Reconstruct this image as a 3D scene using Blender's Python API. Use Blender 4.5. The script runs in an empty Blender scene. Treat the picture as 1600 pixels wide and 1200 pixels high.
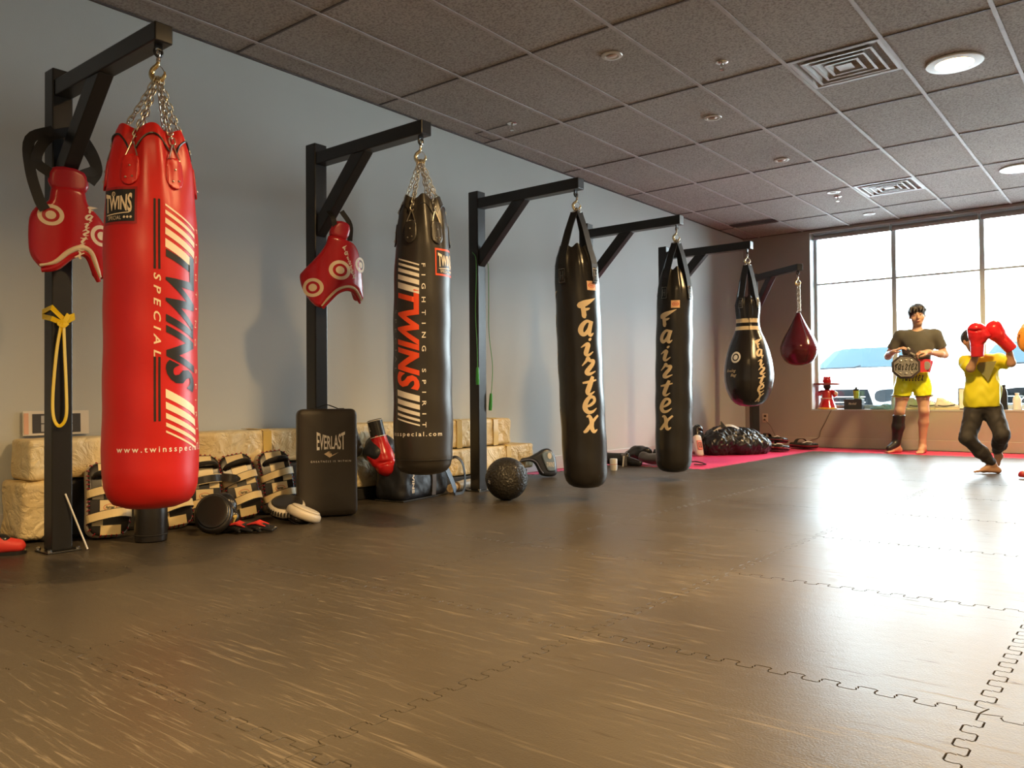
import bpy, bmesh, math, random
import numpy as np
from mathutils import Vector, Matrix, noise

S = bpy.context.scene
COL = S.collection
PI = math.pi

# ------------------------------------------------------------------ camera
cam_d = bpy.data.cameras.new('camera')
cam_d.sensor_width = 36.0
cam_d.lens = 1263.4 / 1600 * 36
cam_d.clip_start = 0.05
cam = bpy.data.objects.new('camera', cam_d)
COL.objects.link(cam)
_yaw, _pit, _rol = -0.6747, 0.0163, -0.0078
_f = Vector((math.sin(_yaw) * math.cos(_pit), math.cos(_yaw) * math.cos(_pit), math.sin(_pit)))
_r = Vector((math.cos(_yaw), -math.sin(_yaw), 0))
_u = _r.cross(_f)
_r2 = _r * math.cos(_rol) + _u * math.sin(_rol)
_u2 = _u * math.cos(_rol) - _r * math.sin(_rol)
_M = Matrix((( _r2.x, _u2.x, -_f.x), (_r2.y, _u2.y, -_f.y), (_r2.z, _u2.z, -_f.z))).to_4x4()
_M.translation = (4.61, 0, 0.705)
cam.matrix_world = _M
S.camera = cam

# ------------------------------------------------------------------ world, exposure
S.view_settings.view_transform = 'Standard'
S.view_settings.look = 'None'
S.view_settings.gamma = 1
S.view_settings.exposure = 0.85
S.cycles.max_bounces = 7
S.cycles.diffuse_bounces = 4
S.cycles.glossy_bounces = 3
S.cycles.transparent_max_bounces = 8
S.cycles.caustics_reflective = False
S.cycles.caustics_refractive = False
S.cycles.sample_clamp_indirect = 6
w = bpy.data.worlds.new('overcast_sky')
S.world = w
w.use_nodes = True
_bg = w.node_tree.nodes['Background']
_bg.inputs[0].default_value = (0.84, 0.94, 1.0, 1)
_bg.inputs[1].default_value = 15.0

LAMP_POWER = 68
LAMP_COL = (1.0, 0.65, 0.28)

# ------------------------------------------------------------------ materials
MATS = {}
def mat(name, col, rough=0.5, metal=0.0, bump=0.0, bscale=40.0, var=0.0, vscale=6.0, coat=0.0, spec=0.5, emit=None, estr=0.0, sheen=0.0, bdist=0.002):
    if name in MATS: return MATS[name]
    m = bpy.data.materials.new(name); m.use_nodes = True
    nt = m.node_tree; b = nt.nodes['Principled BSDF']
    b.inputs['Base Color'].default_value = (*col, 1)
    b.inputs['Roughness'].default_value = rough
    b.inputs['Metallic'].default_value = metal
    b.inputs['Specular IOR Level'].default_value = spec
    b.inputs['Coat Weight'].default_value = coat
    b.inputs['Coat Roughness'].default_value = 0.15
    b.inputs['Sheen Weight'].default_value = sheen
    if emit:
        b.inputs['Emission Color'].default_value = (*emit, 1)
        b.inputs['Emission Strength'].default_value = estr
    tc = nt.nodes.new('ShaderNodeTexCoord')
    n1 = nt.nodes.new('ShaderNodeTexNoise')
    n1.inputs['Scale'].default_value = vscale; n1.inputs['Detail'].default_value = 5
    nt.links.new(tc.outputs['Object'], n1.inputs['Vector'])
    v = var if var else 0.08
    mx = nt.nodes.new('ShaderNodeMix'); mx.data_type = 'RGBA'
    mx.inputs[6].default_value = (*[c * (1 - v) for c in col], 1)
    mx.inputs[7].default_value = (*[min(1, c * (1 + v)) for c in col], 1)
    nt.links.new(n1.outputs['Fac'], mx.inputs[0])
    nt.links.new(mx.outputs[2], b.inputs['Base Color'])
    if bump:
        n2 = nt.nodes.new('ShaderNodeTexNoise')
        n2.inputs['Scale'].default_value = bscale; n2.inputs['Detail'].default_value = 4
        nt.links.new(tc.outputs['Object'], n2.inputs['Vector'])
        bp = nt.nodes.new('ShaderNodeBump')
        bp.inputs['Strength'].default_value = bump
        bp.inputs['Distance'].default_value = bdist
        nt.links.new(n2.outputs['Fac'], bp.inputs['Height'])
        nt.links.new(bp.outputs[0], b.inputs['Normal'])
    MATS[name] = m
    return m

# ------------------------------------------------------------------ mesh building
def rotz(a):
    c, s = math.cos(a), math.sin(a)
    return Matrix(((c, -s, 0), (s, c, 0), (0, 0, 1)))
def roteul(x=0, y=0, z=0):
    from mathutils import Euler
    return Euler((x, y, z)).to_matrix()

class MB:
    def __init__(s): s.v = []; s.f = []; s.m = []
    def add(s, vs, fs, mi=0, M=None, T=None):
        o = len(s.v)
        for p in vs:
            p = Vector(p)
            if M is not None: p = M @ p
            if T is not None: p = p + Vector(T)
            s.v.append(tuple(p))
        for f in fs:
            s.f.append(tuple(i + o for i in f)); s.m.append(mi)
        return s
    def box(s, c, sz, R=None, mi=0, T=None):
        x, y, z = sz[0] / 2, sz[1] / 2, sz[2] / 2
        vs = [Vector((a * x, b * y, d * z)) for a in (-1, 1) for b in (-1, 1) for d in (-1, 1)]
        if R is not None: vs = [R @ q for q in vs]
        vs = [q + Vector(c) for q in vs]
        return s.add(vs, [(0, 1, 3, 2), (4, 6, 7, 5), (0, 4, 5, 1), (2, 3, 7, 6), (0, 2, 6, 4), (1, 5, 7, 3)], mi, None, T)
    def tube(s, pts, r, n=8, closed=False, mi=0):
        pts = [Vector(p) for p in pts]; N = len(pts)
        rr = r if isinstance(r, (list, tuple)) else [r] * N
        d = []
        for i in range(N):
            a = pts[i - 1] if (i > 0 or closed) else pts[i]
            b = pts[(i + 1) % N] if (i < N - 1 or closed) else pts[i]
            t = (b - a)
            d.append(t.normalized() if t.length > 1e-9 else Vector((0, 0, 1)))
        up = Vector((0, 0, 1)) if abs(d[0].z) < 0.9 else Vector((1, 0, 0))
        u = (up - d[0] * up.dot(d[0])).normalized()
        vs = []
        for i in range(N):
            u = (u - d[i] * u.dot(d[i])).normalized()
            w_ = d[i].cross(u)
            for k in range(n):
                a = 2 * PI * k / n
                vs.append(pts[i] + (u * math.cos(a) + w_ * math.sin(a)) * rr[i])
        fs = []
        for i in range(N if closed else N - 1):
            j = (i + 1) % N
            for k in range(n):
                l = (k + 1) % n
                fs.append((i * n + k, i * n + l, j * n + l, j * n + k))
        if not closed:
            fs.append(tuple(range(n))[::-1]); fs.append(tuple((N - 1) * n + k for k in range(n)))
        return s.add(vs, fs, mi)
    def band(s, pts, nrm, w_, t, mi=0, closed=False):
        """flat strap: follows pts, its flat side facing nrm"""
        pts = [Vector(p) for p in pts]; N = len(pts)
        ns = nrm if isinstance(nrm, list) else [nrm] * N
        ws = w_ if isinstance(w_, (list, tuple)) else [w_] * N
        vs = []
        for i in range(N):
            a = pts[i - 1] if (i > 0 or closed) else pts[i]
            b = pts[(i + 1) % N] if (i < N - 1 or closed) else pts[i]
            d = (b - a).normalized()
            nn = Vector(ns[i]); nn = (nn - d * nn.dot(d)).normalized()
            bb = d.cross(nn)
            for (p, q) in ((-1, -1), (1, -1), (1, 1), (-1, 1)):
                vs.append(pts[i] + bb * (p * ws[i] / 2) + nn * (q * t / 2))
        fs = []
        for i in range(N if closed else N - 1):
            j = (i + 1) % N
            for k in range(4):
                l = (k + 1) % 4
                fs.append((i * 4 + k, i * 4 + l, j * 4 + l, j * 4 + k))
        if not closed:
            fs.append((3, 2, 1, 0)); fs.append(tuple((N - 1) * 4 + k for k in range(4)))
        return s.add(vs, fs, mi)
    def lathe(s, prof, n=32, c=(0, 0, 0), M=None, mi=0):
        vs = []; fs = []
        for (r, z) in prof:
            for k in range(n):
                a = 2 * PI * k / n
                vs.append((r * math.cos(a), r * math.sin(a), z))
        P = len(prof)
        for i in range(P - 1):
            for k in range(n):
                l = (k + 1) % n
                fs.append((i * n + k, i * n + l, (i + 1) * n + l, (i + 1) * n + k))
        fs.append(tuple(range(n))[::-1]); fs.append(tuple((P - 1) * n + k for k in range(n)))
        return s.add(vs, fs, mi, M, c)
    def prism(s, out, z0, z1, M=None, T=None, mi=0):
        n = len(out)
        vs = [(x, y, z0) for x, y in out] + [(x, y, z1) for x, y in out]
        fs = [tuple(range(n))[::-1], tuple(range(n, 2 * n))]
        fs += [(i, (i + 1) % n, n + (i + 1) % n, n + i) for i in range(n)]
        return s.add(vs, fs, mi, M, T)
    def ball(s, c, r, n=12, mi=0, sc=(1, 1, 1), R=None):
        vs = []; fs = []
        for i in range(1, n):
            for k in range(2 * n):
                a, b = PI * i / n, PI * k / n
                p = Vector((r * sc[0] * math.sin(a) * math.cos(b), r * sc[1] * math.sin(a) * math.sin(b), r * sc[2] * math.cos(a)))
                if R is not None: p = R @ p
                vs.append(p + Vector(c))
        m = 2 * n
        tp = Vector((0, 0, r * sc[2])); bt = -tp
        if R is not None: tp = R @ tp; bt = R @ bt
        vs.append(tp + Vector(c)); vs.append(bt + Vector(c))
        for i in range(n - 2):
            for k in range(m):
                fs.append((i * m + k, (i + 1) * m + k, (i + 1) * m + (k + 1) % m, i * m + (k + 1) % m))
        for k in range(m):
            fs.append((len(vs) - 2, k, (k + 1) % m))
            fs.append((len(vs) - 1, (n - 2) * m + (k + 1) % m, (n - 2) * m + k))
        return s.add(vs, fs, mi)
    def build(s, name, m, parent=None, smooth=True, ang=35, bevel=0, **tags):
        me = bpy.data.meshes.new(name)
        me.from_pydata(s.v, [], s.f)
        ms = m if isinstance(m, (list, tuple)) else [m]
        for x in ms: me.materials.append(x)
        if len(ms) > 1:
            me.polygons.foreach_set('material_index', s.m)
        bm = bmesh.new(); bm.from_mesh(me)
        bmesh.ops.recalc_face_normals(bm, faces=bm.faces)
        bm.to_mesh(me); bm.free()
        return link(name, me, parent, smooth, ang, bevel, **tags)

def link(name, me, parent=None, smooth=True, ang=35, bevel=0, **tags):
    if smooth:
        me.polygons.foreach_set('use_smooth', [True] * len(me.polygons))
        if ang: me.set_sharp_from_angle(angle=math.radians(ang))
    o = bpy.data.objects.new(name, me)
    COL.objects.link(o)
    if parent is not None: o.parent = parent
    if bevel:
        b = o.modifiers.new('edge', 'BEVEL'); b.width = bevel; b.segments = 2; b.limit_method = 'ANGLE'; b.angle_limit = math.radians(40)
    for k, v_ in tags.items(): o[k] = v_
    return o

def thing(name, label, cat, loc=(0, 0, 0), rz=0, group=None, rot=None):
    o = bpy.data.objects.new(name, None); COL.objects.link(o)
    o.empty_display_size = 0.05
    o.location = loc; o.rotation_euler = rot if rot else (0, 0, rz)
    o['label'] = label; o['category'] = cat
    if group: o['group'] = group
    return o
def tag(o, label, cat, group=None):
    o['label'] = label; o['category'] = cat
    if group: o['group'] = group
    return o
def struct(o): o['kind'] = 'structure'; return o
def dup(root, loc=None, rot=None, label=None, group=None):
    r = root.copy(); COL.objects.link(r)
    if loc is not None: r.location = loc
    if rot is not None: r.rotation_euler = rot
    if label: r['label'] = label
    if group: r['group'] = group
    def rec(a, b):
        for ch in list(a.children):
            c = ch.copy(); COL.objects.link(c); c.parent = b
            rec(ch, c)
    rec(root, r)
    return r

# ------------------------------------------------------------------ implicit surfaces (for soft shapes, bodies, gloves)
def A(p): return np.array(p, dtype=np.float32)
def cone(P, a, b, ra, rb):
    a, b = A(a), A(b); ba = b - a; L = float(ba @ ba) + 1e-9
    d = P - a
    h = np.clip((d @ ba) / L, 0, 1)
    q = d - h[..., None] * ba
    return np.sqrt((q * q).sum(-1)) - (ra + (rb - ra) * h)
def ell(P, c, r, R=None):
    q = P - A(c)
    if R is not None: q = q @ np.array(R, dtype=np.float32)
    r = A(r)
    k0 = np.sqrt(((q / r) ** 2).sum(-1)); k1 = np.sqrt(((q / (r * r)) ** 2).sum(-1)) + 1e-9
    return k0 * (k0 - 1) / k1
def rbox(P, c, h, rad, R=None):
    q = P - A(c)
    if R is not None: q = q @ np.array(R, dtype=np.float32)
    d = np.abs(q) - A(h) + rad
    return np.sqrt((np.maximum(d, 0) ** 2).sum(-1)) + np.minimum(d.max(-1), 0) - rad
def smin(a, b, k=0.02):
    h = np.clip(0.5 + 0.5 * (b - a) / k, 0, 1)
    return b + (a - b) * h - k * h * (1 - h)
def smax(a, b, k=0.02): return -smin(-a, -b, k)
def limb(P, pts, k=0.015):
    d = None
    for (a, ra), (b, rb) in zip(pts[:-1], pts[1:]):
        e = cone(P, a, b, ra, rb)
        d = e if d is None else smin(d, e, k)
    return d
def wob(P, s, seed=0):
    x, y, z = P[..., 0] * s, P[..., 1] * s, P[..., 2] * s
    o = seed * 1.7
    return (np.sin(x * 1.3 + 2.1 * np.sin(y * .9 + o) + o) * np.cos(y * 1.7 + 1.6 * np.sin(z * 1.1 + o)) +
            .5 * np.sin(z * 2.9 + 2.2 * np.sin(x * 2.1 + o) + 1.3 * o) * np.cos(y * 3.1 + o)) / 1.5
def snets(V, lo, h):
    s = V < 0
    n = np.array(V.shape) - 1
    acc = np.zeros((*n, 3), np.float32); cnt = np.zeros(n, np.float32)
    def sl(A_, o): return A_[o[0]:o[0] + n[0], o[1]:o[1] + n[1], o[2]:o[2] + n[2]]
    for ax in range(3):
        o1, o2 = [(1, 2), (0, 2), (0, 1)][ax]
        for i in (0, 1):
            for j in (0, 1):
                a = [0, 0, 0]; a[o1] = i; a[o2] = j
                b = list(a); b[ax] = 1
                va, vb = sl(V, a), sl(V, b)
                cr = sl(s, a) != sl(s, b)
                t = np.where(cr, va / np.where(cr, va - vb, 1), 0)
                for k in range(3):
                    acc[..., k] += np.where(cr, a[k] + (t if k == ax else 0), 0)
                cnt += cr
    act = cnt > 0
    idx = np.full(n, -1, np.int64); idx[act] = np.arange(act.sum())
    ijk = np.argwhere(act)
    verts = (ijk + acc[act] / cnt[act][:, None]) * h + np.array(lo)
    faces = []
    for ax in range(3):
        o1, o2 = [(1, 2), (2, 0), (0, 1)][ax]
        sa = [slice(None)] * 3; sb = [slice(None)] * 3
        sa[ax] = slice(0, -1); sb[ax] = slice(1, None)
        A1, B1 = s[tuple(sa)], s[tuple(sb)]
        e = np.argwhere(A1 != B1)
        e = e[(e[:, o1] > 0) & (e[:, o2] > 0) & (e[:, o1] < n[o1]) & (e[:, o2] < n[o2])]
        ins = A1[tuple(e.T)]
        c = []
        for (p, q) in ((1, 1), (0, 1), (0, 0), (1, 0)):
            g = e.copy(); g[:, o1] -= p; g[:, o2] -= q
            c.append(idx[tuple(g.T)])
        F = np.stack(c, 1)
        F[~ins] = F[~ins][:, ::-1]
        faces.append(F)
    return verts, np.concatenate(faces)
def sdf_obj(name, f, lo, hi, h, m, parent=None, post=None, **tags):
    lo = np.array(lo, float); hi = np.array(hi, float)
    ax = [np.arange(lo[i], hi[i] + h, h, dtype=np.float32) for i in range(3)]
    P = np.stack(np.meshgrid(*ax, indexing='ij'), -1)
    V = f(P)
    vs, fs = snets(V, lo, h)
    if post: vs = post(vs)
    me = bpy.data.meshes.new(name)
    me.from_pydata(vs.tolist(), [], fs.tolist())
    me.materials.append(m)
    return link(name, me, parent, True, 0, 0, **tags)

def poly_sd(P2, out):
    """signed distance to a closed polygon"""
    x, y = P2[..., 0], P2[..., 1]
    d = np.full(x.shape, 1e9, np.float32); inside = np.zeros(x.shape, bool)
    n = len(out)
    for i in range(n):
        (ax, ay), (bx, by) = out[i], out[(i + 1) % n]
        ex, ey = bx - ax, by - ay
        t = np.clip(((x - ax) * ex + (y - ay) * ey) / (ex * ex + ey * ey + 1e-12), 0, 1)
        d = np.minimum(d, (x - ax - t * ex) ** 2 + (y - ay - t * ey) ** 2)
        c = ((ay > y) != (by > y))
        xi = ax + (y - ay) * ex / (ey if abs(ey) > 1e-12 else 1e-12)
        inside ^= c & (x < xi)
    d = np.sqrt(d)
    return np.where(inside, -d, d)
def smooth_poly(pts, k=4):
    """Catmull-Rom closed"""
    n = len(pts); out = []
    for i in range(n):
        p0, p1, p2, p3 = [np.array(pts[(i + j) % n], float) for j in (-1, 0, 1, 2)]
        for q in range(k):
            t = q / k
            out.append(tuple(.5 * ((2 * p1) + (-p0 + p2) * t + (2 * p0 - 5 * p1 + 4 * p2 - p3) * t * t + (-p0 + 3 * p1 - 3 * p2 + p3) * t ** 3)))
    return out
def spline(pts, k=6):
    """Catmull-Rom open, any dimension"""
    pts = [np.array(p, float) for p in pts]
    P = [2 * pts[0] - pts[1]] + pts + [2 * pts[-1] - pts[-2]]
    out = []
    for i in range(1, len(P) - 2):
        p0, p1, p2, p3 = P[i - 1:i + 3]
        for q in range(k):
            t = q / k
            out.append(.5 * ((2 * p1) + (-p0 + p2) * t + (2 * p0 - 5 * p1 + 4 * p2 - p3) * t * t + (-p0 + 3 * p1 - 3 * p2 + p3) * t ** 3))
    out.append(pts[-1])
    return [tuple(map(float, o)) for o in out]
def rrect(w_, h_, r, n=6, cx=0, cy=0):
    out = []
    for (sx, sy, a0) in ((1, 1, 0), (-1, 1, 90), (-1, -1, 180), (1, -1, 270)):
        for i in range(n + 1):
            a = math.radians(a0 + 90 * i / n)
            out.append((cx + sx * (w_ / 2 - r) + r * math.cos(a), cy + sy * (h_ / 2 - r) + r * math.sin(a)))
    return out
def pad(name, out, th, rad, m, parent, fn, h=0.006, puff=0.0, wr=0.0, **tags):
    """upholstered pad: outline in (s, t), half thickness th, edge radius rad; fn bends (s, n, t) into place"""
    xs = [p[0] for p in out]; ys = [p[1] for p in out]
    def f(P):
        d2 = poly_sd(P[..., (0, 2)], out) + rad
        pf = th
        if puff: pf = th + puff * np.clip(-d2 / (0.35 * (max(xs) - min(xs))), 0, 1) ** .5
        dn = np.abs(P[..., 1]) - pf + rad
        a, b = np.maximum(d2, 0), np.maximum(dn, 0)
        v = np.sqrt(a * a + b * b) + np.minimum(np.maximum(d2, dn), 0) - rad
        if wr: v = v + wr * wob(P, 55, 2)
        return v
    g = th + puff + 2 * h
    return sdf_obj(name, f, (min(xs) - 2 * h, -g, min(ys) - 2 * h), (max(xs) + 2 * h, g, max(ys) + 2 * h), h, m, parent,
                   post=lambda v: np.array([fn(*p) for p in v]), **tags)

# ------------------------------------------------------------------ lettering
def text2d(body, size, shear=0.0, offset=0.0, spacing=1.0, align='LEFT', sx=1.0, sy=1.0):
    cu = bpy.data.curves.new('lettering', 'FONT')
    cu.body = body; cu.size = size; cu.shear = shear; cu.offset = offset; cu.space_character = spacing
    cu.align_x = align; cu.resolution_u = 3
    o = bpy.data.objects.new('lettering', cu); COL.objects.link(o)
    dg = bpy.context.evaluated_depsgraph_get()
    me = bpy.data.meshes.new_from_object(o.evaluated_get(dg))
    bpy.data.objects.remove(o)
    bm = bmesh.new(); bm.from_mesh(me); bpy.data.meshes.remove(me)
    bmesh.ops.scale(bm, vec=(sx, sy, 1), verts=bm.verts)
    bmesh.ops.triangulate(bm, faces=bm.faces)
    return bm
def quads2d(quads):
    bm = bmesh.new()
    for q in quads:
        bm.faces.new([bm.verts.new((p[0], p[1], 0)) for p in q])
    return bm
def ring2d(bm, c, r0, r1, n=28):
    for k in range(n):
        a, b = 2 * PI * k / n, 2 * PI * (k + 1) / n
        if r0 <= 0:
            pts = [(0, 0), (r1 * math.cos(a), r1 * math.sin(a)), (r1 * math.cos(b), r1 * math.sin(b))]
        else:
            pts = [(r0 * math.cos(a), r0 * math.sin(a)), (r1 * math.cos(a), r1 * math.sin(a)), (r1 * math.cos(b), r1 * math.sin(b)), (r0 * math.cos(b), r0 * math.sin(b))]
        bm.faces.new([bm.verts.new((c[0] + x, c[1] + y, 0)) for x, y in pts])
    return bm
def cut2d(bm, step, axes=(0, 1)):
    for ax in axes:
        cs = [v.co[ax] for v in bm.verts]
        a, b = min(cs), max(cs)
        k = math.ceil(a / step)
        while k * step < b:
            co = [0, 0, 0]; co[ax] = k * step + 1e-5
            no = [0, 0, 0]; no[ax] = 1
            bmesh.ops.bisect_plane(bm, geom=bm.verts[:] + bm.edges[:] + bm.faces[:], plane_co=co, plane_no=no)
            k += 1
    return bm
def decal(name, bm, fn, m, parent, step=0.012, axes=(0, 1), **tags):
    if step: cut2d(bm, step, axes)
    for v in bm.verts: v.co = Vector(fn(v.co.x, v.co.y))
    me = bpy.data.meshes.new(name); bm.to_mesh(me); bm.free()
    me.materials.append(m)
    return link(name, me, parent, False, 0, 0, **tags)
def merge2d(*bms):
    r = bmesh.new()
    for b in bms:
        me = bpy.data.meshes.new('tmp'); b.to_mesh(me); b.free(); r.from_mesh(me); bpy.data.meshes.remove(me)
    return r
def move2d(bm, dx, dy, rot=0, sc=1):
    c, s_ = math.cos(rot), math.sin(rot)
    for v in bm.verts:
        x, y = v.co.x * sc, v.co.y * sc
        v.co = (dx + x * c - y * s_, dy + x * s_ + y * c, 0)
    return bm

# brush script, one glyph = strokes of (x, y, half width) in a unit-high box
BRUSH = {
 'f': [[(.0, .62, .05), (.12, .66, .13), (.40, .78, .14), (.72, .92, .09), (1.15, 1.12, .005)], [(.22, .80, .10), (.30, .55, .10), (.34, .25, .10), (.36, .05, .10), (.42, -.05, .03)],
       [(.30, .40, .05), (.55, .46, .06), (.70, .52, .02)]],
 'a': [[(.72, .80, .06), (.48, .86, .07), (.22, .62, .10), (.12, .32, .11), (.24, .10, .09), (.44, .20, .08), (.64, .52, .07), (.76, .84, .06)],
       [(.78, .88, .09), (.66, .50, .10), (.60, .20, .10), (.70, .06, .07), (.88, .20, .02)]],
 'i': [[(.58, .98, .02), (.62, .93, .09), (.68, .88, .05)], [(.10, .45, .02), (.36, .62, .06), (.50, .62, .10), (.42, .35, .10), (.36, .10, .10), (.50, .02, .06), (.78, .22, .02)]],
 'r': [[(.12, .50, .02), (.36, .78, .06), (.46, .92, .09), (.56, .80, .07), (.78, .78, .08), (.70, .58, .09), (.50, .34, .10), (.36, .12, .10), (.52, .04, .07), (.90, .20, .02)]],
 't': [[(.70, 1.0, .07), (.58, .70, .10), (.44, .35, .11), (.36, .08, .10), (.50, -.02, .06), (.76, .14, .02)], [(.10, .62, .04), (.45, .68, .06), (.92, .80, .03)]],
 'e': [[(.14, .34, .03), (.46, .44, .06), (.72, .66, .07), (.70, .88, .07), (.46, .90, .08), (.24, .60, .10), (.18, .28, .11), (.34, .06, .09), (.60, .08, .06), (.86, .28, .02)]],
 'x': [[(.24, .88, .03), (.40, .92, .07), (.52, .62, .10), (.50, .32, .10), (.62, .04, .08), (.84, .16, .02)], [(.94, .96, .05), (.72, .76, .06), (.44, .42, .07), (.20, .10, .08), (.04, .00, .04)]],
}
def brush2d(word, size, pitch, vertical=True, slant=0.0, wide=1.0):
    """word written with the brush glyphs; vertical = letters stacked downwards"""
    bm = bmesh.new(); cur = 0
    for ch in word:
        for st in BRUSH[ch]:
            P = spline(st, 5)
            L = []; R_ = []
            for i, (x, y, hw) in enumerate(P):
                a = P[max(0, i - 1)]; b = P[min(len(P) - 1, i + 1)]
                dx, dy = b[0] - a[0], b[1] - a[1]; l = math.hypot(dx, dy) + 1e-9
                nx, ny = -dy / l, dx / l; hw *= 1.28
                L.append((x + nx * hw, y + ny * hw)); R_.append((x - nx * hw, y - ny * hw))
            for i in range(len(P) - 1):
                q = [L[i], L[i + 1], R_[i + 1], R_[i]]
                vs = []
                for (x, y) in q:
                    x = x + slant * y
                    if vertical: X, Y = x * size * wide, cur + y * size
                    else: X, Y = cur + x * size * wide, y * size
                    vs.append(bm.verts.new((X, Y, 0)))
                try: bm.faces.new(vs)
                except ValueError: pass
        cur += (-1 if vertical else 1) * pitch
    return bm
# ================================================================== ROOM SHELL
H = 2.936
YF = 11.08      # inner face of the window wall
YW = 11.30      # glass line
XR = 9.2
YB = -3.2

def node_mat(name):
    m = bpy.data.materials.new(name); m.use_nodes = True
    nt = m.node_tree; MATS[name] = m
    return m, nt, nt.nodes['Principled BSDF']

# painted walls
M_wall = mat('grey_wall_paint', (0.535, 0.55, 0.535), 0.62, bump=0.25, bscale=160, var=0.06, vscale=1.3, spec=0.35)
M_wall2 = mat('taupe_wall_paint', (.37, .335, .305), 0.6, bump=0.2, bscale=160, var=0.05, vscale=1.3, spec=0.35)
M_base = mat('baseboard_paint', (0.50, 0.49, 0.48), 0.5)
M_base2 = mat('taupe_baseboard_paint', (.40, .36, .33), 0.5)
M_alu = mat('window_aluminium', (0.56, 0.63, 0.66), 0.45)
M_reveal = mat('white_reveal_paint', (0.62, 0.66, 0.68), 0.5)
M_sill = mat('grey_sill', (0.42, 0.45, 0.47), 0.4)

def rubber(name, c0, c1, scuff, dark):
    m, nt, b = node_mat(name)
    L = nt.links.new
    g = nt.nodes.new('ShaderNodeNewGeometry')
    def nz(scale, rot, sc, detail=3, dist=0.0, rough=0.5):
        mp = nt.nodes.new('ShaderNodeMapping'); mp.inputs['Rotation'].default_value = (0, 0, rot); mp.inputs['Scale'].default_value = sc
        L(g.outputs['Position'], mp.inputs['Vector'])
        n = nt.nodes.new('ShaderNodeTexNoise'); n.inputs['Scale'].default_value = scale; n.inputs['Detail'].default_value = detail
        n.inputs['Distortion'].default_value = dist; n.inputs['Roughness'].default_value = rough
        L(mp.outputs[0], n.inputs['Vector']); return n.outputs['Fac']
    def ramp(sock, a, b_, hi=1.0):
        r = nt.nodes.new('ShaderNodeMapRange'); r.inputs[1].default_value = a; r.inputs[2].default_value = b_; r.inputs[4].default_value = hi
        L(sock, r.inputs[0]); return r.outputs[0]
    def mul(a, b_, op='MULTIPLY'):
        q = nt.nodes.new('ShaderNodeMath'); q.operation = op
        for i, x in enumerate((a, b_)):
            if isinstance(x, (int, float)): q.inputs[i].default_value = x
            else: L(x, q.inputs[i])
        return q.outputs[0]
    def mixc(f, a, b_):
        q = nt.nodes.new('ShaderNodeMix'); q.data_type = 'RGBA'
        L(f, q.inputs[0])
        for i, x in ((6, a), (7, b_)):
            if isinstance(x, tuple): q.inputs[i].default_value = (*x, 1)
            else: L(x, q.inputs[i])
        return q.outputs[2]
    big = ramp(nz(1.1, 0, (1, 1, 1), 4), .3, .7)
    s1 = ramp(nz(4.2, -0.62, (1.0, 17, 1), 4, .9, .6), .585, .69)
    s2 = ramp(nz(3.2, 0.45, (1.0, 22, 1), 3, 1.1, .6), .60, .70)
    s3 = ramp(nz(3.0, 1.3, (1.0, 20, 1), 3, 1.2, .5), .66, .74, .7)
    patch = ramp(nz(0.9, .4, (1, 1, 1), 2), .30, .52)
    sc = mul(mul(mul(s1, s2, 'MAXIMUM'), s3, 'MAXIMUM'), patch)
    dk = ramp(nz(2.6, -0.9, (1.0, 10, 1), 3, 2.2, .5), .67, .73, .8)
    c = mixc(big, c0, c1)
    c = mixc(mul(sc, .42), c, scuff)
    c = mixc(mul(dk, .5), c, dark)
    L(c, b.inputs['Base Color'])
    ro = mul(mul(sc, .22), mul(big, .07), 'ADD')
    ro = mul(ro, .33, 'ADD')
    ro = mul(ro, mul(dk, .15), 'ADD')
    L(ro, b.inputs['Roughness'])
    b.inputs['Specular IOR Level'].default_value = 0.13
    fine = nt.nodes.new('ShaderNodeTexNoise'); fine.inputs['Scale'].default_value = 190; fine.inputs['Detail'].default_value = 3
    L(g.outputs['Position'], fine.inputs['Vector'])
    mid = nt.nodes.new('ShaderNodeTexNoise'); mid.inputs['Scale'].default_value = 22; mid.inputs['Detail'].default_value = 3
    L(g.outputs['Position'], mid.inputs['Vector'])
    bp = nt.nodes.new('ShaderNodeBump'); bp.inputs['Strength'].default_value = .5; bp.inputs['Distance'].default_value = .0012
    L(mul(fine.outputs['Fac'], mul(mid.outputs['Fac'], .8), 'ADD'), bp.inputs['Height'])
    L(bp.outputs[0], b.inputs['Normal'])
    return m
M_rub = rubber('black_rubber_mat', (.055, .046, .036), (.080, .068, .053), (.24, .205, .165), (.03, .022, .015))
M_pink = rubber('pink_rubber_mat', (.74, .045, .16), (.80, .07, .20), (.8, .25, .35), (.4, .02, .08))
M_under = mat('dark_subfloor', (.02, .018, .016), .8)

# subfloor, and the rubber flooring where the photograph does not look
MATX0, MATY0, MP = 0.17, -1.05, 1.03
mb = MB(); mb.box((XR / 2, (YB + YF) / 2, -0.07), (XR + .4, YF - YB + .4, 0.09))
struct(mb.build('floor', M_under, smooth=False))

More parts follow.
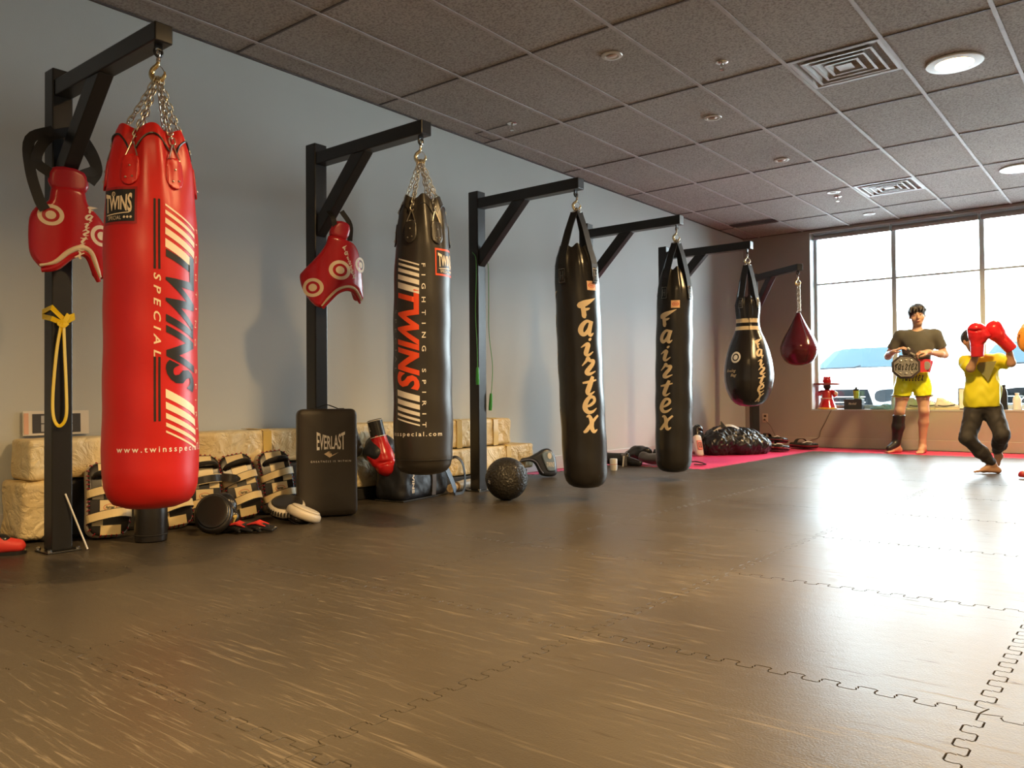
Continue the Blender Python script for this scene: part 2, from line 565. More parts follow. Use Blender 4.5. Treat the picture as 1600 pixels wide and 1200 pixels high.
def wave(n=12, amp=.017):
    """jigsaw edge from (0,0) to (1,0)*MP"""
    pts = [(0, 0)]; p = MP / n
    for k in range(n):
        x0 = k * p
        for (fx, fy) in ((.03, 0), (-.01, .7), (.06, 1), (.44, 1), (.51, .7), (.47, 0), (.49, -.7), (.56, -1), (.94, -1), (1.01, -.7), (.97, 0)):
            pts.append((x0 + fx * p, fy * amp))
    pts.append((MP, 0))
    pts = [q for q in pts if q[1] == 0 or .5 * p < q[0] < MP - .52 * p]
    return pts
WV = wave()
def mat_outline(g):
    e = []
    def inset(pts, ox, oy, ax):
        # pts run along +; g moves to the inside
        return pts
    b_ = [(x, y) for x, y in WV]                                   # bottom, left to right
    r_ = [(MP + y, x) for x, y in WV]                              # right, upward
    t_ = [(x, MP + y) for x, y in WV][::-1]
    l_ = [(y, x) for x, y in WV][::-1]
    out = b_[:-1] + r_[:-1] + t_[:-1] + l_[:-1]
    # drop duplicates and inset along the averaged normal
    o2 = []
    for p in out:
        if not o2 or math.hypot(p[0] - o2[-1][0], p[1] - o2[-1][1]) > 1e-5: o2.append(p)
    n = len(o2); res = []
    for i in range(n):
        a, c = o2[i - 1], o2[(i + 1) % n]
        dx, dy = c[0] - a[0], c[1] - a[1]; l = math.hypot(dx, dy) + 1e-9
        res.append((o2[i][0] - dy / l * g, o2[i][1] + dx / l * g))
    return res
def mat_mesh(name, m, g=.0007):
    A_, B_ = mat_outline(g), mat_outline(g + .0009)
    mb = MB(); n = len(A_)
    vs = [(x, y, -.022) for x, y in A_] + [(x, y, -.0018) for x, y in A_] + [(x, y, 0) for x, y in B_]
    fs = [tuple(range(2 * n, 3 * n))]
    for L0 in (0, n):
        fs += [(L0 + i, L0 + (i + 1) % n, L0 + n + (i + 1) % n, L0 + n + i) for i in range(n)]
    mb.add(vs, fs)
    return mb.build(name, m, smooth=False)
black_mat = mat_mesh('floor_mat', M_rub)
wide_mat = mat_mesh('floor_mat', M_rub, .0013)
wide_mesh = wide_mat.data; bpy.data.objects.remove(wide_mat)
_R3 = _M.to_3x3(); _C = _M.translation
def seen(p):
    q = _R3.transposed() @ (Vector(p) - _C)
    return -q.z > .1 and abs(q.x / -q.z) < 0.66 and abs(q.y / -q.z) < .50
first = True
cells = []
for i in range(0, 6):
    for j in range(0, 11):
        x, y = MATX0 + MP * i, MATY0 + MP * j
        pink = (i == 0 and j >= 8)
        if any(seen((x + a * MP, y + b * MP, 0)) for a in (0, .25, .5, .75, 1) for b in (0, .25, .5, .75, 1)):
            cells.append((i, j, x, y, pink))
for (i, j, x, y, pink) in cells:
    if pink: continue
    if first: o = black_mat; first = False
    else: o = black_mat.copy(); COL.objects.link(o)
    if i == 4 or i == 3: o.data = wide_mesh
    o.location = (x, y, 0)
    tag(o, 'square black rubber interlocking mat with scuffed surface, one of the rows covering the floor', 'floor mat', 'black interlocking floor mats')
pm = mat_mesh('floor_mat', M_pink)
firstp = True
for (i, j, x, y, pink) in cells + [(k, 11, MATX0 + MP * k, MATY0 + MP * 11, True) for k in range(0, 4)]:
    if not pink: continue
    if firstp: o = pm; firstp = False
    else: o = pm.copy(); COL.objects.link(o)
    o.location = (x, y, 0)
    if j == 11: o.scale = (1, .70, 1)
    tag(o, 'square pink rubber interlocking mat bordering the black ones', 'floor mat', 'pink interlocking floor mats')
mb = MB()
mb.box((MATX0 / 2 - .012, (5.9 + YF) / 2, -.0115), (MATX0 - .028, YF - 5.9, .021))
tag(mb.build('mat_strip', M_pink, smooth=False), 'narrow pink rubber strip cut to fit along the grey wall beyond the third rack', 'floor mat')
mb = MB()   # remaining rubber flooring outside the mats that show
used_c = {(i, j) for i, j, *_ in cells} | {(k, 11) for k in range(4)}
mb.box((MATX0 / 2 - .012, (YB + 5.88) / 2, -.0115), (MATX0 - .028, 5.88 - YB, .021))
for i in range(0, 9):
    for j in range(-3, 12):
        if (i, j) in used_c: continue
        hy = MP * .70 if j == 11 else MP
        x0 = MATX0 + MP * i; y0 = MATY0 + MP * j
        x1 = min(x0 + MP, XR); 
        mb.box(((x0 + x1) / 2, y0 + hy / 2, -.0135), (x1 - x0 - .05, hy - .05, .021))
struct(mb.build('floor', M_rub, smooth=False))

# walls
mb = MB(); mb.box((-.1, (YB + YF) / 2, H / 2), (.2, YF - YB, H + .02)); struct(mb.build('wall_left', M_wall, smooth=False))
WX0, WX1, SILL, WTOP = 0.93, 6.95, 0.505, 2.90
mb = MB()
mb.box((WX0 / 2 - .1, YF + .17, H / 2), (WX0 + .2, .34, H + .02))
mb.box(((WX0 + WX1) / 2, YF + .17, SILL / 2 - .015), (WX1 - WX0, .34, SILL + .0))
mb.box(((WX0 + WX1) / 2, YF + .17, (WTOP + H) / 2 + .005), (WX1 - WX0, .34, H - WTOP + .01))
mb.box(((XR + WX1) / 2, YF + .17, H / 2), (XR - WX1, .34, H + .02))
struct(mb.build('wall_far', M_wall2, smooth=False))
mb = MB(); mb.box((XR + .1, (YB + YF) / 2, H / 2), (.2, YF - YB, H + .02)); struct(mb.build('wall_right', M_wall, smooth=False))
mb = MB(); mb.box((XR / 2, YB - .1, H / 2), (XR, .2, H + .02)); struct(mb.build('wall_back', M_wall, smooth=False))
mb = MB(); mb.box(((WX0 + WX1) / 2, YF + .13, SILL - .005), (WX1 - WX0, .27, .022)); struct(mb.build('trim_1', M_sill, smooth=False))   # sill board
mb = MB()
mb.box((WX0 + .006, YF + .15, (SILL + WTOP) / 2), (.012, .29, WTOP - SILL)); struct(mb.build('trim_2', M_reveal, smooth=False))  # reveal lining
mb = MB(); mb.box((.006, (YB + YF) / 2, .066), (.012, YF - YB, .13)); struct(mb.build('baseboard_left', M_base, smooth=False, bevel=.004))
mb = MB(); mb.box((XR / 2, YF - .006, .066), (XR - .03, .012, .13)); struct(mb.build('baseboard_far', M_base2, smooth=False, bevel=.004))

# ceiling: slab, tiles in a dropped grid
m, nt, b = node_mat('ceiling_tile')
L = nt.links.new
g = nt.nodes.new('ShaderNodeNewGeometry')
n1 = nt.nodes.new('ShaderNodeTexNoise'); n1.inputs['Scale'].default_value = 70; n1.inputs['Detail'].default_value = 6; n1.inputs['Roughness'].default_value = .7
n2 = nt.nodes.new('ShaderNodeTexNoise'); n2.inputs['Scale'].default_value = .8; n2.inputs['Detail'].default_value = 3
L(g.outputs['Position'], n1.inputs['Vector']); L(g.outputs['Position'], n2.inputs['Vector'])
r = nt.nodes.new('ShaderNodeValToRGB'); r.color_ramp.elements[0].position = .36; r.color_ramp.elements[0].color = (.29, .258, .235, 1)
r.color_ramp.elements[1].position = .56; r.color_ramp.elements[1].color = (.57, .52, .48, 1)
L(n1.outputs['Fac'], r.inputs[0])
mx = nt.nodes.new('ShaderNodeMix'); mx.data_type = 'RGBA'; mx.blend_type = 'MULTIPLY'; mx.inputs[0].default_value = .35
L(r.outputs[0], mx.inputs[6]); L(n2.outputs['Fac'], mx.inputs[7]); L(mx.outputs[2], b.inputs['Base Color'])
b.inputs['Roughness'].default_value = .95; b.inputs['Specular IOR Level'].default_value = .2
bp = nt.nodes.new('ShaderNodeBump'); bp.inputs['Strength'].default_value = .5; bp.inputs['Distance'].default_value = .002
L(n1.outputs['Fac'], bp.inputs['Height']); L(bp.outputs[0], b.inputs['Normal'])
M_ceil = m
M_grid = mat('ceiling_grid_paint', (.46, .42, .41), .6, var=.3, vscale=9)
GX, GY, TX, TY = 0.2406, 5.378, 0.6096, 1.2192
mb = MB(); mb.box((XR / 2, (YB + YF + .3) / 2, H + .07), (XR + .4, YF - YB + .7, .1)); struct(mb.build('ceiling', M_ceil, smooth=False))
xs = [GX + TX * k for k in range(-1, 16) if -.05 < GX + TX * k < XR]
ys = [GY + TY * k for k in range(-8, 8) if YB < GY + TY * k < YF]
mb = MB()
ex = [0] + xs + [XR]; ey = [YB] + ys + [YF]
VENTS = {(4, 0): None, (3, 3): None}
for a in range(len(ex) - 1):
    for c in range(len(ey) - 1):
        if ex[a + 1] - ex[a] < .03 or ey[c + 1] - ey[c] < .03: continue
        x0, x1, y0, y1 = ex[a] + .004, ex[a + 1] - .004, ey[c] + .003, ey[c + 1] - .003
        for (vi, vj) in VENTS:
            if abs(ex[a] - (GX + TX * vi)) < .01 and abs(ey[c] - (GY + TY * vj)) < .01: y0 += .62
        mb.box(((x0 + x1) / 2, (y0 + y1) / 2, H + .012), (x1 - x0, y1 - y0, .018))
struct(mb.build('ceiling', M_ceil, smooth=False))
mb = MB()
for x in xs: mb.box((x, (YB + YF) / 2, H - .004), (.024, YF - YB, .006))
struct(mb.build('trim_3', M_grid, smooth=False))
mb = MB()
M_gridd = mat('ceiling_gap_shade', (.11, .092, .088), .7, var=.3, vscale=9)  # cross tees carry the shadow of the tile gaps in their dark colour
for y in ys: mb.box((XR / 2, y, H - .0005), (XR, .014, .005))
for (vi, vj) in VENTS:
    mb.box((GX + TX * (vi + .5), GY + TY * vj + .61, H - .0005), (TX, .014, .005))
mb.box((0.32, 5.13 + .0, H - .0005), (.38, .01, .004)); mb.box((0.13, 5.26, H - .0005), (.006, .25, .004))
struct(mb.build('trim_4', M_gridd, smooth=False))
# a lighter wall angle round the ceiling edge
mb = MB(); mb.box((.009, (YB + YF) / 2, H - .004), (.018, YF - YB, .006)); mb.box((XR / 2, YF - .009, H - .004), (XR, .018, .006))
struct(mb.build('trim_5', M_gridd, smooth=False))

# windows
m, nt, b = node_mat('window_glass')
nt.nodes.remove(b)
tr = nt.nodes.new('ShaderNodeBsdfTransparent'); tr.inputs[0].default_value = (.93, .96, .96, 1)
gl = nt.nodes.new('ShaderNodeBsdfGlossy'); gl.inputs['Roughness'].default_value = .02
fr = nt.nodes.new('ShaderNodeFresnel'); fr.inputs[0].default_value = 1.45
ms = nt.nodes.new('ShaderNodeMixShader')
nt.links.new(fr.outputs[0], ms.inputs[0]); nt.links.new(tr.outputs[0], ms.inputs[1]); nt.links.new(gl.outputs[0], ms.inputs[2])
nt.links.new(ms.outputs[0], nt.nodes['Material Output'].inputs[0])
M_glass = m
for k in range(6):
    x0, x1 = (.945 if k == 0 else .95 + k), 1.95 + k
    mb = MB()
    fw = .055
    mb.box((x0 + fw / 4, YW, (SILL + WTOP) / 2), (fw / 2, .07, WTOP - SILL - .012))
    mb.box((x1 - fw / 4, YW, (SILL + WTOP) / 2), (fw / 2, .07, WTOP - SILL - .012))
    mb.box(((x0 + x1) / 2, YW, SILL + .035), (x1 - x0 - fw, .07, .05)); mb.box(((x0 + x1) / 2, YW, WTOP - .03), (x1 - x0 - fw, .07, .05))
    mb.box(((x0 + x1) / 2, YW, 2.215), (x1 - x0 - fw, .06, .022))
    f_ = struct(mb.build('window_%d' % (k + 1), M_alu, smooth=False))
    mb = MB(); mb.box(((x0 + x1) / 2, YW + .012, (SILL + WTOP) / 2), (x1 - x0 - fw + .01, .006, WTOP - SILL - .1))
    mb.build('window_pane', M_glass, f_, smooth=False)
for k in range(3):   # rolled up blinds above the panes
    x0, x1 = .955 + k, 1.93 + k
    t = thing('roller_blind', ['rolled up grey blind over the window bay nearest the corner', 'rolled up grey blind over the window bay behind the standing man', 'rolled up grey blind over the rightmost window bay in view'][k], 'blind', ((x0 + x1) / 2, YF + .13, WTOP - .05), group='roller blinds above the windows')
    mb = MB(); mb.tube([(-(x1 - x0) / 2, 0, 0), ((x1 - x0) / 2, 0, 0)], .034, 14); mb.build('blind_roll', mat('blind_fabric', (.33, .33, .34), .7), t)
    mb = MB()
    for s_ in (-1, 1): mb.box((s_ * (x1 - x0) / 2, 0, .008), (.008, .08, .082))
    mb.build('bracket', M_alu, t, smooth=False)

# daylight portals, one per run of glass (sampling guides only)
ld = bpy.data.lights.new('window_daylight', 'AREA'); ld.shape = 'RECTANGLE'; ld.size = WX1 - WX0; ld.size_y = WTOP - SILL
ld.cycles.is_portal = True
lo = bpy.data.objects.new('window_daylight', ld); COL.objects.link(lo)
lo.location = ((WX0 + WX1) / 2, YW + .10, (SILL + WTOP) / 2); lo.rotation_euler = (-PI / 2, 0, 0)

# ================================================================== CEILING FITTINGS
M_white = mat('white_enamel', (.70, .69, .66), .35)
M_chrome = mat('chrome', (.75, .73, .70), .18, metal=1.0)
M_emit = mat('lamp_lens', (1, .85, .6), .4, emit=(1.0, .62, .26), estr=26)
lamp_pos = [(3.57, 9.38), (3.57, 6.10), (3.57, 2.82), (3.57, -.46), (6.9, 2.82), (6.9, -.46)]  # last pair is unseen and added for ambient light
for k, (x, y) in enumerate(lamp_pos):
    lab = {0: 'lit round warm ceiling light at the right edge, nearer the windows', 1: 'lit round warm ceiling light beside the larger square air vent'}.get(k, 'lit round warm ceiling light, unseen outside the view')
    t = thing('ceiling_light', lab, 'ceiling light', (x, y, H), group='lit round ceiling lights')
    mb = MB(); mb.lathe([(.150, -.012), (.172, -.010), (.176, -.004), (.176, -.001), (.150, -.001)], 48); mb.build('trim_ring', M_white, t)
    mb = MB(); mb.lathe([(.148, -.003), (.148, -.010), (.10, -.013), (.02, -.014)], 48); mb.build('lens', M_emit, t)
    ld = bpy.data.lights.new('ceiling_lamp', 'AREA'); ld.shape = 'DISK'; ld.size = .29; ld.energy = LAMP_POWER; ld.color = LAMP_COL; ld.spread = math.radians(145)
    lo = bpy.data.objects.new('ceiling_lamp', ld); COL.objects.link(lo); lo.location = (0, 0, -.02); lo.parent = t
M_bulb = mat('unlit_bulb', (.55, .40, .33), .3)
def spot(label, y):
    t = thing('recessed_spotlight', label, 'spotlight', (1.85, y, H), group='unlit recessed spotlights in a row')
    mb = MB(); mb.lathe([(.040, -.004), (.046, -.009), (.066, -.007), (.070, -.001), (.040, -.001)], 36); mb.build('trim_ring', M_white, t)
    mb = MB(); mb.lathe([(.039, -.001), (.039, -.003), (.026, -.012), (.008, -.014)], 28, M=roteul(.25, 0, 0)); mb.build('bulb', M_bulb, t)
    return t
s0 = spot('unlit round spotlight nearest the viewer, first of the row', 4.523)
for y, lab in ((6.058, 'unlit round spotlight, second of the row from the viewer'), (7.574, 'unlit round spotlight, middle one of the row of five'), (9.148, 'unlit round spotlight beside the farther square air vent'), (10.549, 'unlit round spotlight closest to the windows')):
    dup(s0, (1.85, y, H), label=lab)
def sprinkler(x, y, lab):
    t = thing('fire_sprinkler', lab, 'sprinkler', (x, y, H), group='ceiling sprinkler heads')
    mb = MB(); mb.lathe([(.0, -.010), (.030, -.009), (.040, -.002), (.04, -.0005), (.0, -.0005)], 28); mb.build('escutcheon', M_chrome, t)
    mb = MB(); mb.lathe([(.009, -.01), (.009, -.032), (.004, -.034), (.004, -.052), (.016, -.053), (.016, -.056), (.001, -.057)], 16)
    mb.tube([(.009, 0, -.030), (.015, 0, -.040), (.006, 0, -.052)], .0018, 6); mb.tube([(-.009, 0, -.030), (-.015, 0, -.040), (-.006, 0, -.052)], .0018, 6)
    mb.build('nozzle', M_chrome, t)
sprinkler(2.362, 5.085, 'chrome sprinkler head in the middle of the ceiling near the big vent')
sprinkler(.527, 5.131, 'chrome sprinkler head above the second rack, close to the grey wall')
sprinkler(1.822, 9.384, 'chrome sprinkler head by the farther vent and a spotlight')
M_vent = mat('vent_paint', (.48, .44, .43), .5)
M_dark = mat('vent_dark', (.02, .018, .018), .8)
def vent(x, y, lab):
    t = thing('air_diffuser', lab, 'air vent', (x, y, H), group='square ceiling air vents')
    mb = MB()
    def fr(s0, z0, s1, z1, mi=0):
        vs = []
        for s_, z in ((s0, z0), (s1, z1), (s1, z1 + .004), (s0, z0 + .004)):
            for (a, c) in ((-1, -1), (1, -1), (1, 1), (-1, 1)): vs.append((a * s_, c * s_, z))
        fs = []
        for q in range(4):
            for p in range(4):
                fs.append((q * 4 + p, q * 4 + (p + 1) % 4, ((q + 1) % 4) * 4 + (p + 1) % 4, ((q + 1) % 4) * 4 + p))
        mb.add(vs, fs)
    fr(.30, -.004, .268, -.003); fr(.268, -.003, .245, .05)
    t.name = 'air_diffuser'
    mb.build('frame', M_vent, t, smooth=False)
    mb = MB()
    for s_ in (.225, .165, .105):
        fr(s_, -.008, s_ - .045, .035)
    for s_ in (.225, .165, .105): fr(s_ + .004, -.010, s_ - .014, -.009)
    fr(.05, -.008, .0, -.006)
    mb.build('louvre_cone', M_vent, t, smooth=False)
    mb = MB(); mb.box((0, 0, .055), (.5, .5, .006)); mb.build('duct_opening', M_dark, t, smooth=False)
vent(GX + TX * 4.5, GY + .305, 'large square grey air vent near the lit ceiling light')
vent(GX + TX * 3.5, GY + TY * 3 + .305, 'square grey air vent farther off, close to the windows')
mb = MB()
for k in range(5): mb.box((.55, 10.04 + .032 * k, H - .006), (.60, .006, .010), R=roteul(.5, 0, 0))
mb.box((.55, 10.105, H - .002), (.62, .17, .002))
tag(mb.build('slot_vent', mat('slot_vent_paint', (.10, .09, .095), .6), smooth=False), 'long narrow dark vent slot in the ceiling over the corner', 'air vent')

# ================================================================== OUTSIDE
M_road = mat('pale_asphalt', (.62, .62, .61), .8, bump=.3, bscale=60)
mb = MB(); mb.box((3, 22, -.2), (50, 21.0, .1)); struct(mb.build('ground', M_road, smooth=False))
M_car = mat('white_car_paint', (.80, .82, .84), .25, coat=.6)
M_cglass = mat('car_glass', (.010, .027, .038), .6, spec=.05)
M_cdark = mat('car_black_plastic', (.008, .011, .014), .6, spec=.08)
M_clamp = mat('headlamp_lens', (.024, .030, .036), .5, spec=.1)
M_tyre = mat('tyre_rubber', (.02, .02, .022), .7)
def car(x, y, lab, star=False):
    t = thing('parked_car', lab, 'car', (x, y, -.15))
    W = .92
    # body side profile (y forward from the nose, z) swept across with tumblehome
    prof = [(0.02, .35), (0.0, .62), (.04, .92), (.14, 1.06), (.60, 1.17), (1.10, 1.24), (1.22, 1.27), (1.95, 1.66), (2.3, 1.72), (3.6, 1.72), (4.3, 1.62), (4.6, 1.15), (4.65, .6), (4.55, .32)]
    mb = MB(); vs = []; fs = []
    xsn = [-1, -.97, -.86, -.6, 0, .6, .86, .97, 1]
    for (py_, pz) in prof:
        for u in xsn:
            e = abs(u) ** 6
            nose = .22 * max(0, 1 - py_ / .8) * abs(u) ** 3
            wz = W * (1 - .17 * max(0, (pz - 1.2) / .5))
            vs.append((u * wz, py_ + nose, pz - .10 * e * (1 if pz > 1 else 0)))
    n = len(xsn)
    for i in range(len(prof) - 1):
        for k in range(n - 1): fs.append((i * n + k, i * n + k + 1, (i + 1) * n + k + 1, (i + 1) * n + k))
    for k in (0, n - 1):
        fs.append(tuple(i * n + k for i in range(len(prof))))
    fs.append(tuple([k for k in range(n)][::-1] + [(len(prof) - 1) * n + k for k in range(n)]))
    mb.add(vs, fs)
    mb.build('car_body', M_car, t, ang=30)
    def face(name, out, yy, m_, z0=0, curve=.10, th=.012, tilt=0):
        mb = MB(); vs = []
        for (a, c) in out: vs.append((a, yy + curve * (a / W) ** 2 * 2 + tilt * c, c + z0))
        n_ = len(vs); vs += [(p[0], p[1] + .03, p[2]) for p in vs]
        mb.add(vs, [tuple(range(n_))] + [(i, (i + 1) % n_, n_ + (i + 1) % n_, n_ + i) for i in range(n_)])
        return mb.build(name, m_, t, smooth=False)
    # windscreen lies on the slope between (1.22,1.27) and (1.95,1.66)
    mb = MB(); vs = []
    for v_, zz in ((0.05, 0), (.93, 0)):
        py_ = 1.22 + .73 * v_; pz = 1.27 + .39 * v_
        hw = .80 - .13 * v_
        for u in np.linspace(-1, 1, 9): vs.append((u * hw, py_ - .018 + .03 * abs(u) ** 2, pz + .012 - .05 * abs(u) ** 6))
    mb.add(vs, [(k, k + 1, 9 + k + 1, 9 + k) for k in range(8)]); mb.build('windscreen', M_cglass, t, smooth=False)
    mb = MB(); mb.tube([(-.72, 1.17, 1.285), (-.1, 1.13, 1.29), (-.02, 1.2, 1.32)], .012, 6); mb.build('wiper', M_cdark, t)
    g_ = face('grille', smooth_poly([(-.36, .48), (.36, .48), (.44, .62), (.36, .90), (-.36, .90), (-.44, .62)], 3) if star else [(-.40, .50), (.40, .50), (.48, .66), (.40, .93), (-.40, .93), (-.48, .66)], -.035, M_cdark)
    mb = MB()
    for zz in ((.62, .72, .82) if star else (.58, .66, .74, .82)): mb.box((0, -.05, zz), (.78, .02, .012))
    mb.build('grille_bar', M_chrome, g_, smooth=False)
    if star:
        mb = MB(); R_ = .105
        mb.tube([(R_ * math.cos(a), -.06, .72 + R_ * math.sin(a)) for a in np.linspace(0, 2 * PI, 29)[:-1]], .011, 8, closed=True)
        for a in (90, 210, 330):
            mb.tube([(0, -.06, .72), (R_ * math.cos(math.radians(a)), -.06, .72 + R_ * math.sin(math.radians(a)))], [.018, .004], 6)
        mb.build('star_badge', M_chrome, g_)
    for s_ in (-1, 1):
        o = face('headlamp', [(s_ * a, c) for a, c in smooth_poly([(.50, .78), (.60, .74), (.82, .80), (.86, .90), (.70, .93), (.52, .90)], 3)], -.045, M_clamp, curve=.125)
        o2 = face('bumper_vent', [(s_ * a, c) for a, c in smooth_poly([(.48, .42), (.70, .40), (.80, .50), (.78, .66), (.66, .70), (.52, .50)], 3)], -.04, M_cdark, curve=.12)
        mb = MB(); mb.tube([(s_ * .98, 1.28, 1.12), (s_ * 1.04, 1.24, 1.15)], [.085, .06], 10); mb.build('wing_mirror', M_car, t)
        for yy in (.85, 3.7):
            mb = MB(); mb.lathe([(.10, -.10), (.30, -.11), (.35, -.07), (.35, .07), (.30, .11), (.10, .10)], 28, c=(s_ * .80, yy, .35), M=roteul(0, PI / 2, 0)); mb.build('wheel', M_tyre, t)
    for s_ in (-1, 1):
        mb = MB(); mb.tube([(s_ * .62, 2.2, 1.70), (s_ * .62, 2.3, 1.76), (s_ * .62, 3.6, 1.76), (s_ * .62, 3.7, 1.70)], .014, 6); mb.build('roof_rail', M_chrome, t)
    return t
car(.86, 12.55, 'white parked car outside the window behind the red figurine, bluish windscreen')
car(3.30, 12.45, 'white parked car outside behind the child in yellow, round star badge on grille', star=True)
# ================================================================== BAG RACKS
M_steel = mat('black_powder_coated_steel', (.018, .017, .017), .32, bump=.08, bscale=220)
M_chain = mat('galvanised_chain', (.62, .56, .45), .28, metal=1.0)
M_brass = mat('brass_hook', (.72, .56, .28), .25, metal=1.0)
BZ = 2.207
def rack(lab, y, px_=.585, tip=1.535, zt=BZ, post_h=2.262, drop=.44, reach=.42, rz=0):
    t = thing('bag_rack', lab, 'bag stand', (px_, y, 0), rz, group='black steel bag racks along the wall')
    ps, bs = .092, .076
    L_ = tip - px_
    mb = MB(); mb.box((0, 0, post_h / 2 + .004), (ps, ps, post_h - .008)); mb.build('post', M_steel, t, smooth=False, bevel=.006)
    mb = MB(); mb.box((0, 0, .004), (.15, .15, .008)); bp_ = mb.build('base_plate', M_steel, t, smooth=False, bevel=.002)
    mb = MB()
    for a in (-1, 1):
        for c in (-1, 1): mb.lathe([(.010, 0), (.010, .008), (.006, .012)], 6, c=(a * .062, c * .062, .008))
    mb.build('bolt', M_chrome, bp_, smooth=False)
    mb = MB(); mb.box(((ps / 2 + L_) / 2, 0, zt - bs / 2), (L_ - ps / 2, bs, bs)); bm_ = mb.build('beam', M_steel, t, smooth=False, bevel=.005)
    # brace with ends cut flush to the post and the beam
    x1, z1 = ps / 2, zt - bs - drop; x2, z2 = ps / 2 + reach, zt - bs
    w_ = .105
    vs = []
    for s_ in (-.033, .033):
        vs += [(x1, s_, z1), (x1, s_, z1 + w_ * 1.15), (x2 - w_ * 1.0, s_, z2), (x2 + .02, s_, z2)]
    mb = MB(); mb.add(vs, [(0, 1, 2, 3), (7, 6, 5, 4), (0, 4, 5, 1), (1, 5, 6, 2), (2, 6, 7, 3), (3, 7, 4, 0)])
    mb.build('brace', M_steel, t, smooth=False, bevel=.004)
    mb = MB(); mb.box((L_ - .045, 0, zt - bs - .010), (.010, .030, .022))
    mb.tube([(L_ - .045 + 0, (.016 * math.cos(a)), zt - bs - .028 + .017 * math.sin(a)) for a in np.linspace(0, 2 * PI, 17)[:-1]], .006, 8, closed=True)
    mb.build('eye_bolt', M_steel, t)
    return t
rack('black steel rack nearest the viewer, yellow band knotted round its post', 1.64, .56)
rack('black steel rack standing behind the black square strike shield', 3.12)
rack('black steel rack with green skipping rope hanging on its post, behind the ball', 4.62)
rack('black steel rack carrying the fourth bag, its post hidden behind the third bag', 6.12)
rack('black steel rack holding the bowling pin shaped bag', 7.60)
rack('black steel rack in the corner with the dark red teardrop bag', 10.03, .56, 1.56, 2.235, 2.262, .44, .40, math.radians(-36))

# ================================================================== HANGING BAGS
def leather(name, col, rough=.38, bump=.18, bscale=260, coat=0.0, var=.10, vs=5):
    return mat(name, col, rough, bump=bump, bscale=bscale, coat=coat, var=var, vscale=vs, bdist=.0012)
M_red = leather('red_bag_leather', (.56, .012, .010), .36)
M_blk = leather('black_bag_leather', (.030, .026, .022), .36)
M_blk2 = leather('glossy_black_bag_leather', (.020, .018, .017), .27)
M_mar = leather('maroon_glossy_leather', (.10, .006, .012), .16, bump=.1)
M_cream = mat('cream_print', (.86, .70, .50), .45)
M_whitep = mat('white_print', (.85, .82, .76), .45)
M_blackp = mat('black_print', (.02, .018, .016), .35)
M_orangep = mat('orange_red_print', (.85, .085, .02), .42)
M_gold = mat('pale_gold_print', (.78, .62, .40), .4)
M_redline = mat('red_print', (.65, .05, .03), .45)
M_web = mat('black_webbing', (.012, .012, .013), .6, bump=.3, bscale=400)

class Bag:
    def __init__(s, name, lab, loc, prof, m, lean=(0, 0), folds=0, fold_amp=0, fold_z=(0, 1), phase=0, lump=.0015, N=128, kk=1.0, cat='punching bag'):
        h_ = .705 - loc[2]
        s.prof = sorted([(h_ + (p[0] - h_) * kk if p[0] > h_ else p[0], p[1]) for p in prof], key=lambda p: p[0])
        s.kz = lambda z: h_ + (z - h_) * kk; s.lean = lean
        s.folds, s.fa, s.fz, s.ph, s.lump = folds, fold_amp, fold_z, phase, lump
        s.zs = [p[0] for p in s.prof]; s.rs = [p[1] for p in s.prof]
        s.top = s.zs[-1]
        s.t = thing(name, lab, cat, loc)
        mb = MB(); vs = []; fs = []
        zz = []
        for a, b in zip(s.zs[:-1], s.zs[1:]):
            k = max(1, int(math.ceil((b - a) / .02))); zz += [a + (b - a) * q / k for q in range(k)]
        zz.append(s.zs[-1])
        for z in zz:
            for k in range(N): vs.append(s.pt(2 * PI * k / N, z, 0))
        P = len(zz)
        for i in range(P - 1):
            for k in range(N):
                l = (k + 1) % N
                fs.append((i * N + k, i * N + l, (i + 1) * N + l, (i + 1) * N + k))
        fs.append(tuple(range(N))[::-1])
        # closed top, sunk inwards
        o = len(vs)
        for q, (f_, dz) in enumerate(((.90, -.006), (.80, -.03), (.3, -.04))):
            for k in range(N):
                p = s.pt(2 * PI * k / N, s.zs[-1], 0); c = s.cen(s.zs[-1])
                vs.append((c[0] + (p[0] - c[0]) * f_, c[1] + (p[1] - c[1]) * f_, p[2] + dz))
        base = (P - 1) * N
        for q in range(3):
            b0 = base if q == 0 else o + (q - 1) * N
            for k in range(N):
                l = (k + 1) % N
                fs.append((b0 + k, b0 + l, o + q * N + l, o + q * N + k))
        fs.append(tuple(o + 2 * N + k for k in range(N)))
        mb.add(vs, fs)
        s.body = mb.build('bag_body', m, s.t, ang=60)
    def cen(s, z): return (s.lean[0] * z, s.lean[1] * z)
    def r(s, a, z):
        R_ = float(np.interp(z, s.zs, s.rs))
        R_ += s.lump * (math.sin(3 * a + z * 5 + s.ph) + math.sin(z * 23 + 2 * a))* min(1, z * 8)
        if s.folds:
            t = (z - s.fz[0]) / (s.fz[1] - s.fz[0])
            if t > 0:
                t = min(1, t); t = t * t * (3 - 2 * t)
                q = math.cos(s.folds * (a - s.ph))
                R_ += s.fa * t * (abs(q) ** .7 * (1 if q > 0 else -1) * .8 + .25 * math.sin(s.folds * 2.3 * a + 9 * z))
        return R_
    def pt(s, a, z, e=.0012):
        R_ = s.r(a, z) + e; c = s.cen(z)
        zt = z
        if s.folds and z > s.top - .03:
            zt = z + .012 * math.cos(s.folds * (a - s.ph)) * (1 - (s.top - z) / .03)
        return (c[0] + R_ * math.cos(a), c[1] + R_ * math.sin(a), zt)
    def fn(s, a0, z0, R0, e=.0014):
        """flat (u right, v up) -> surface, around azimuth a0 and height z0"""
        return lambda u, v: s.pt(a0 + u / R0, z0 + v, e)

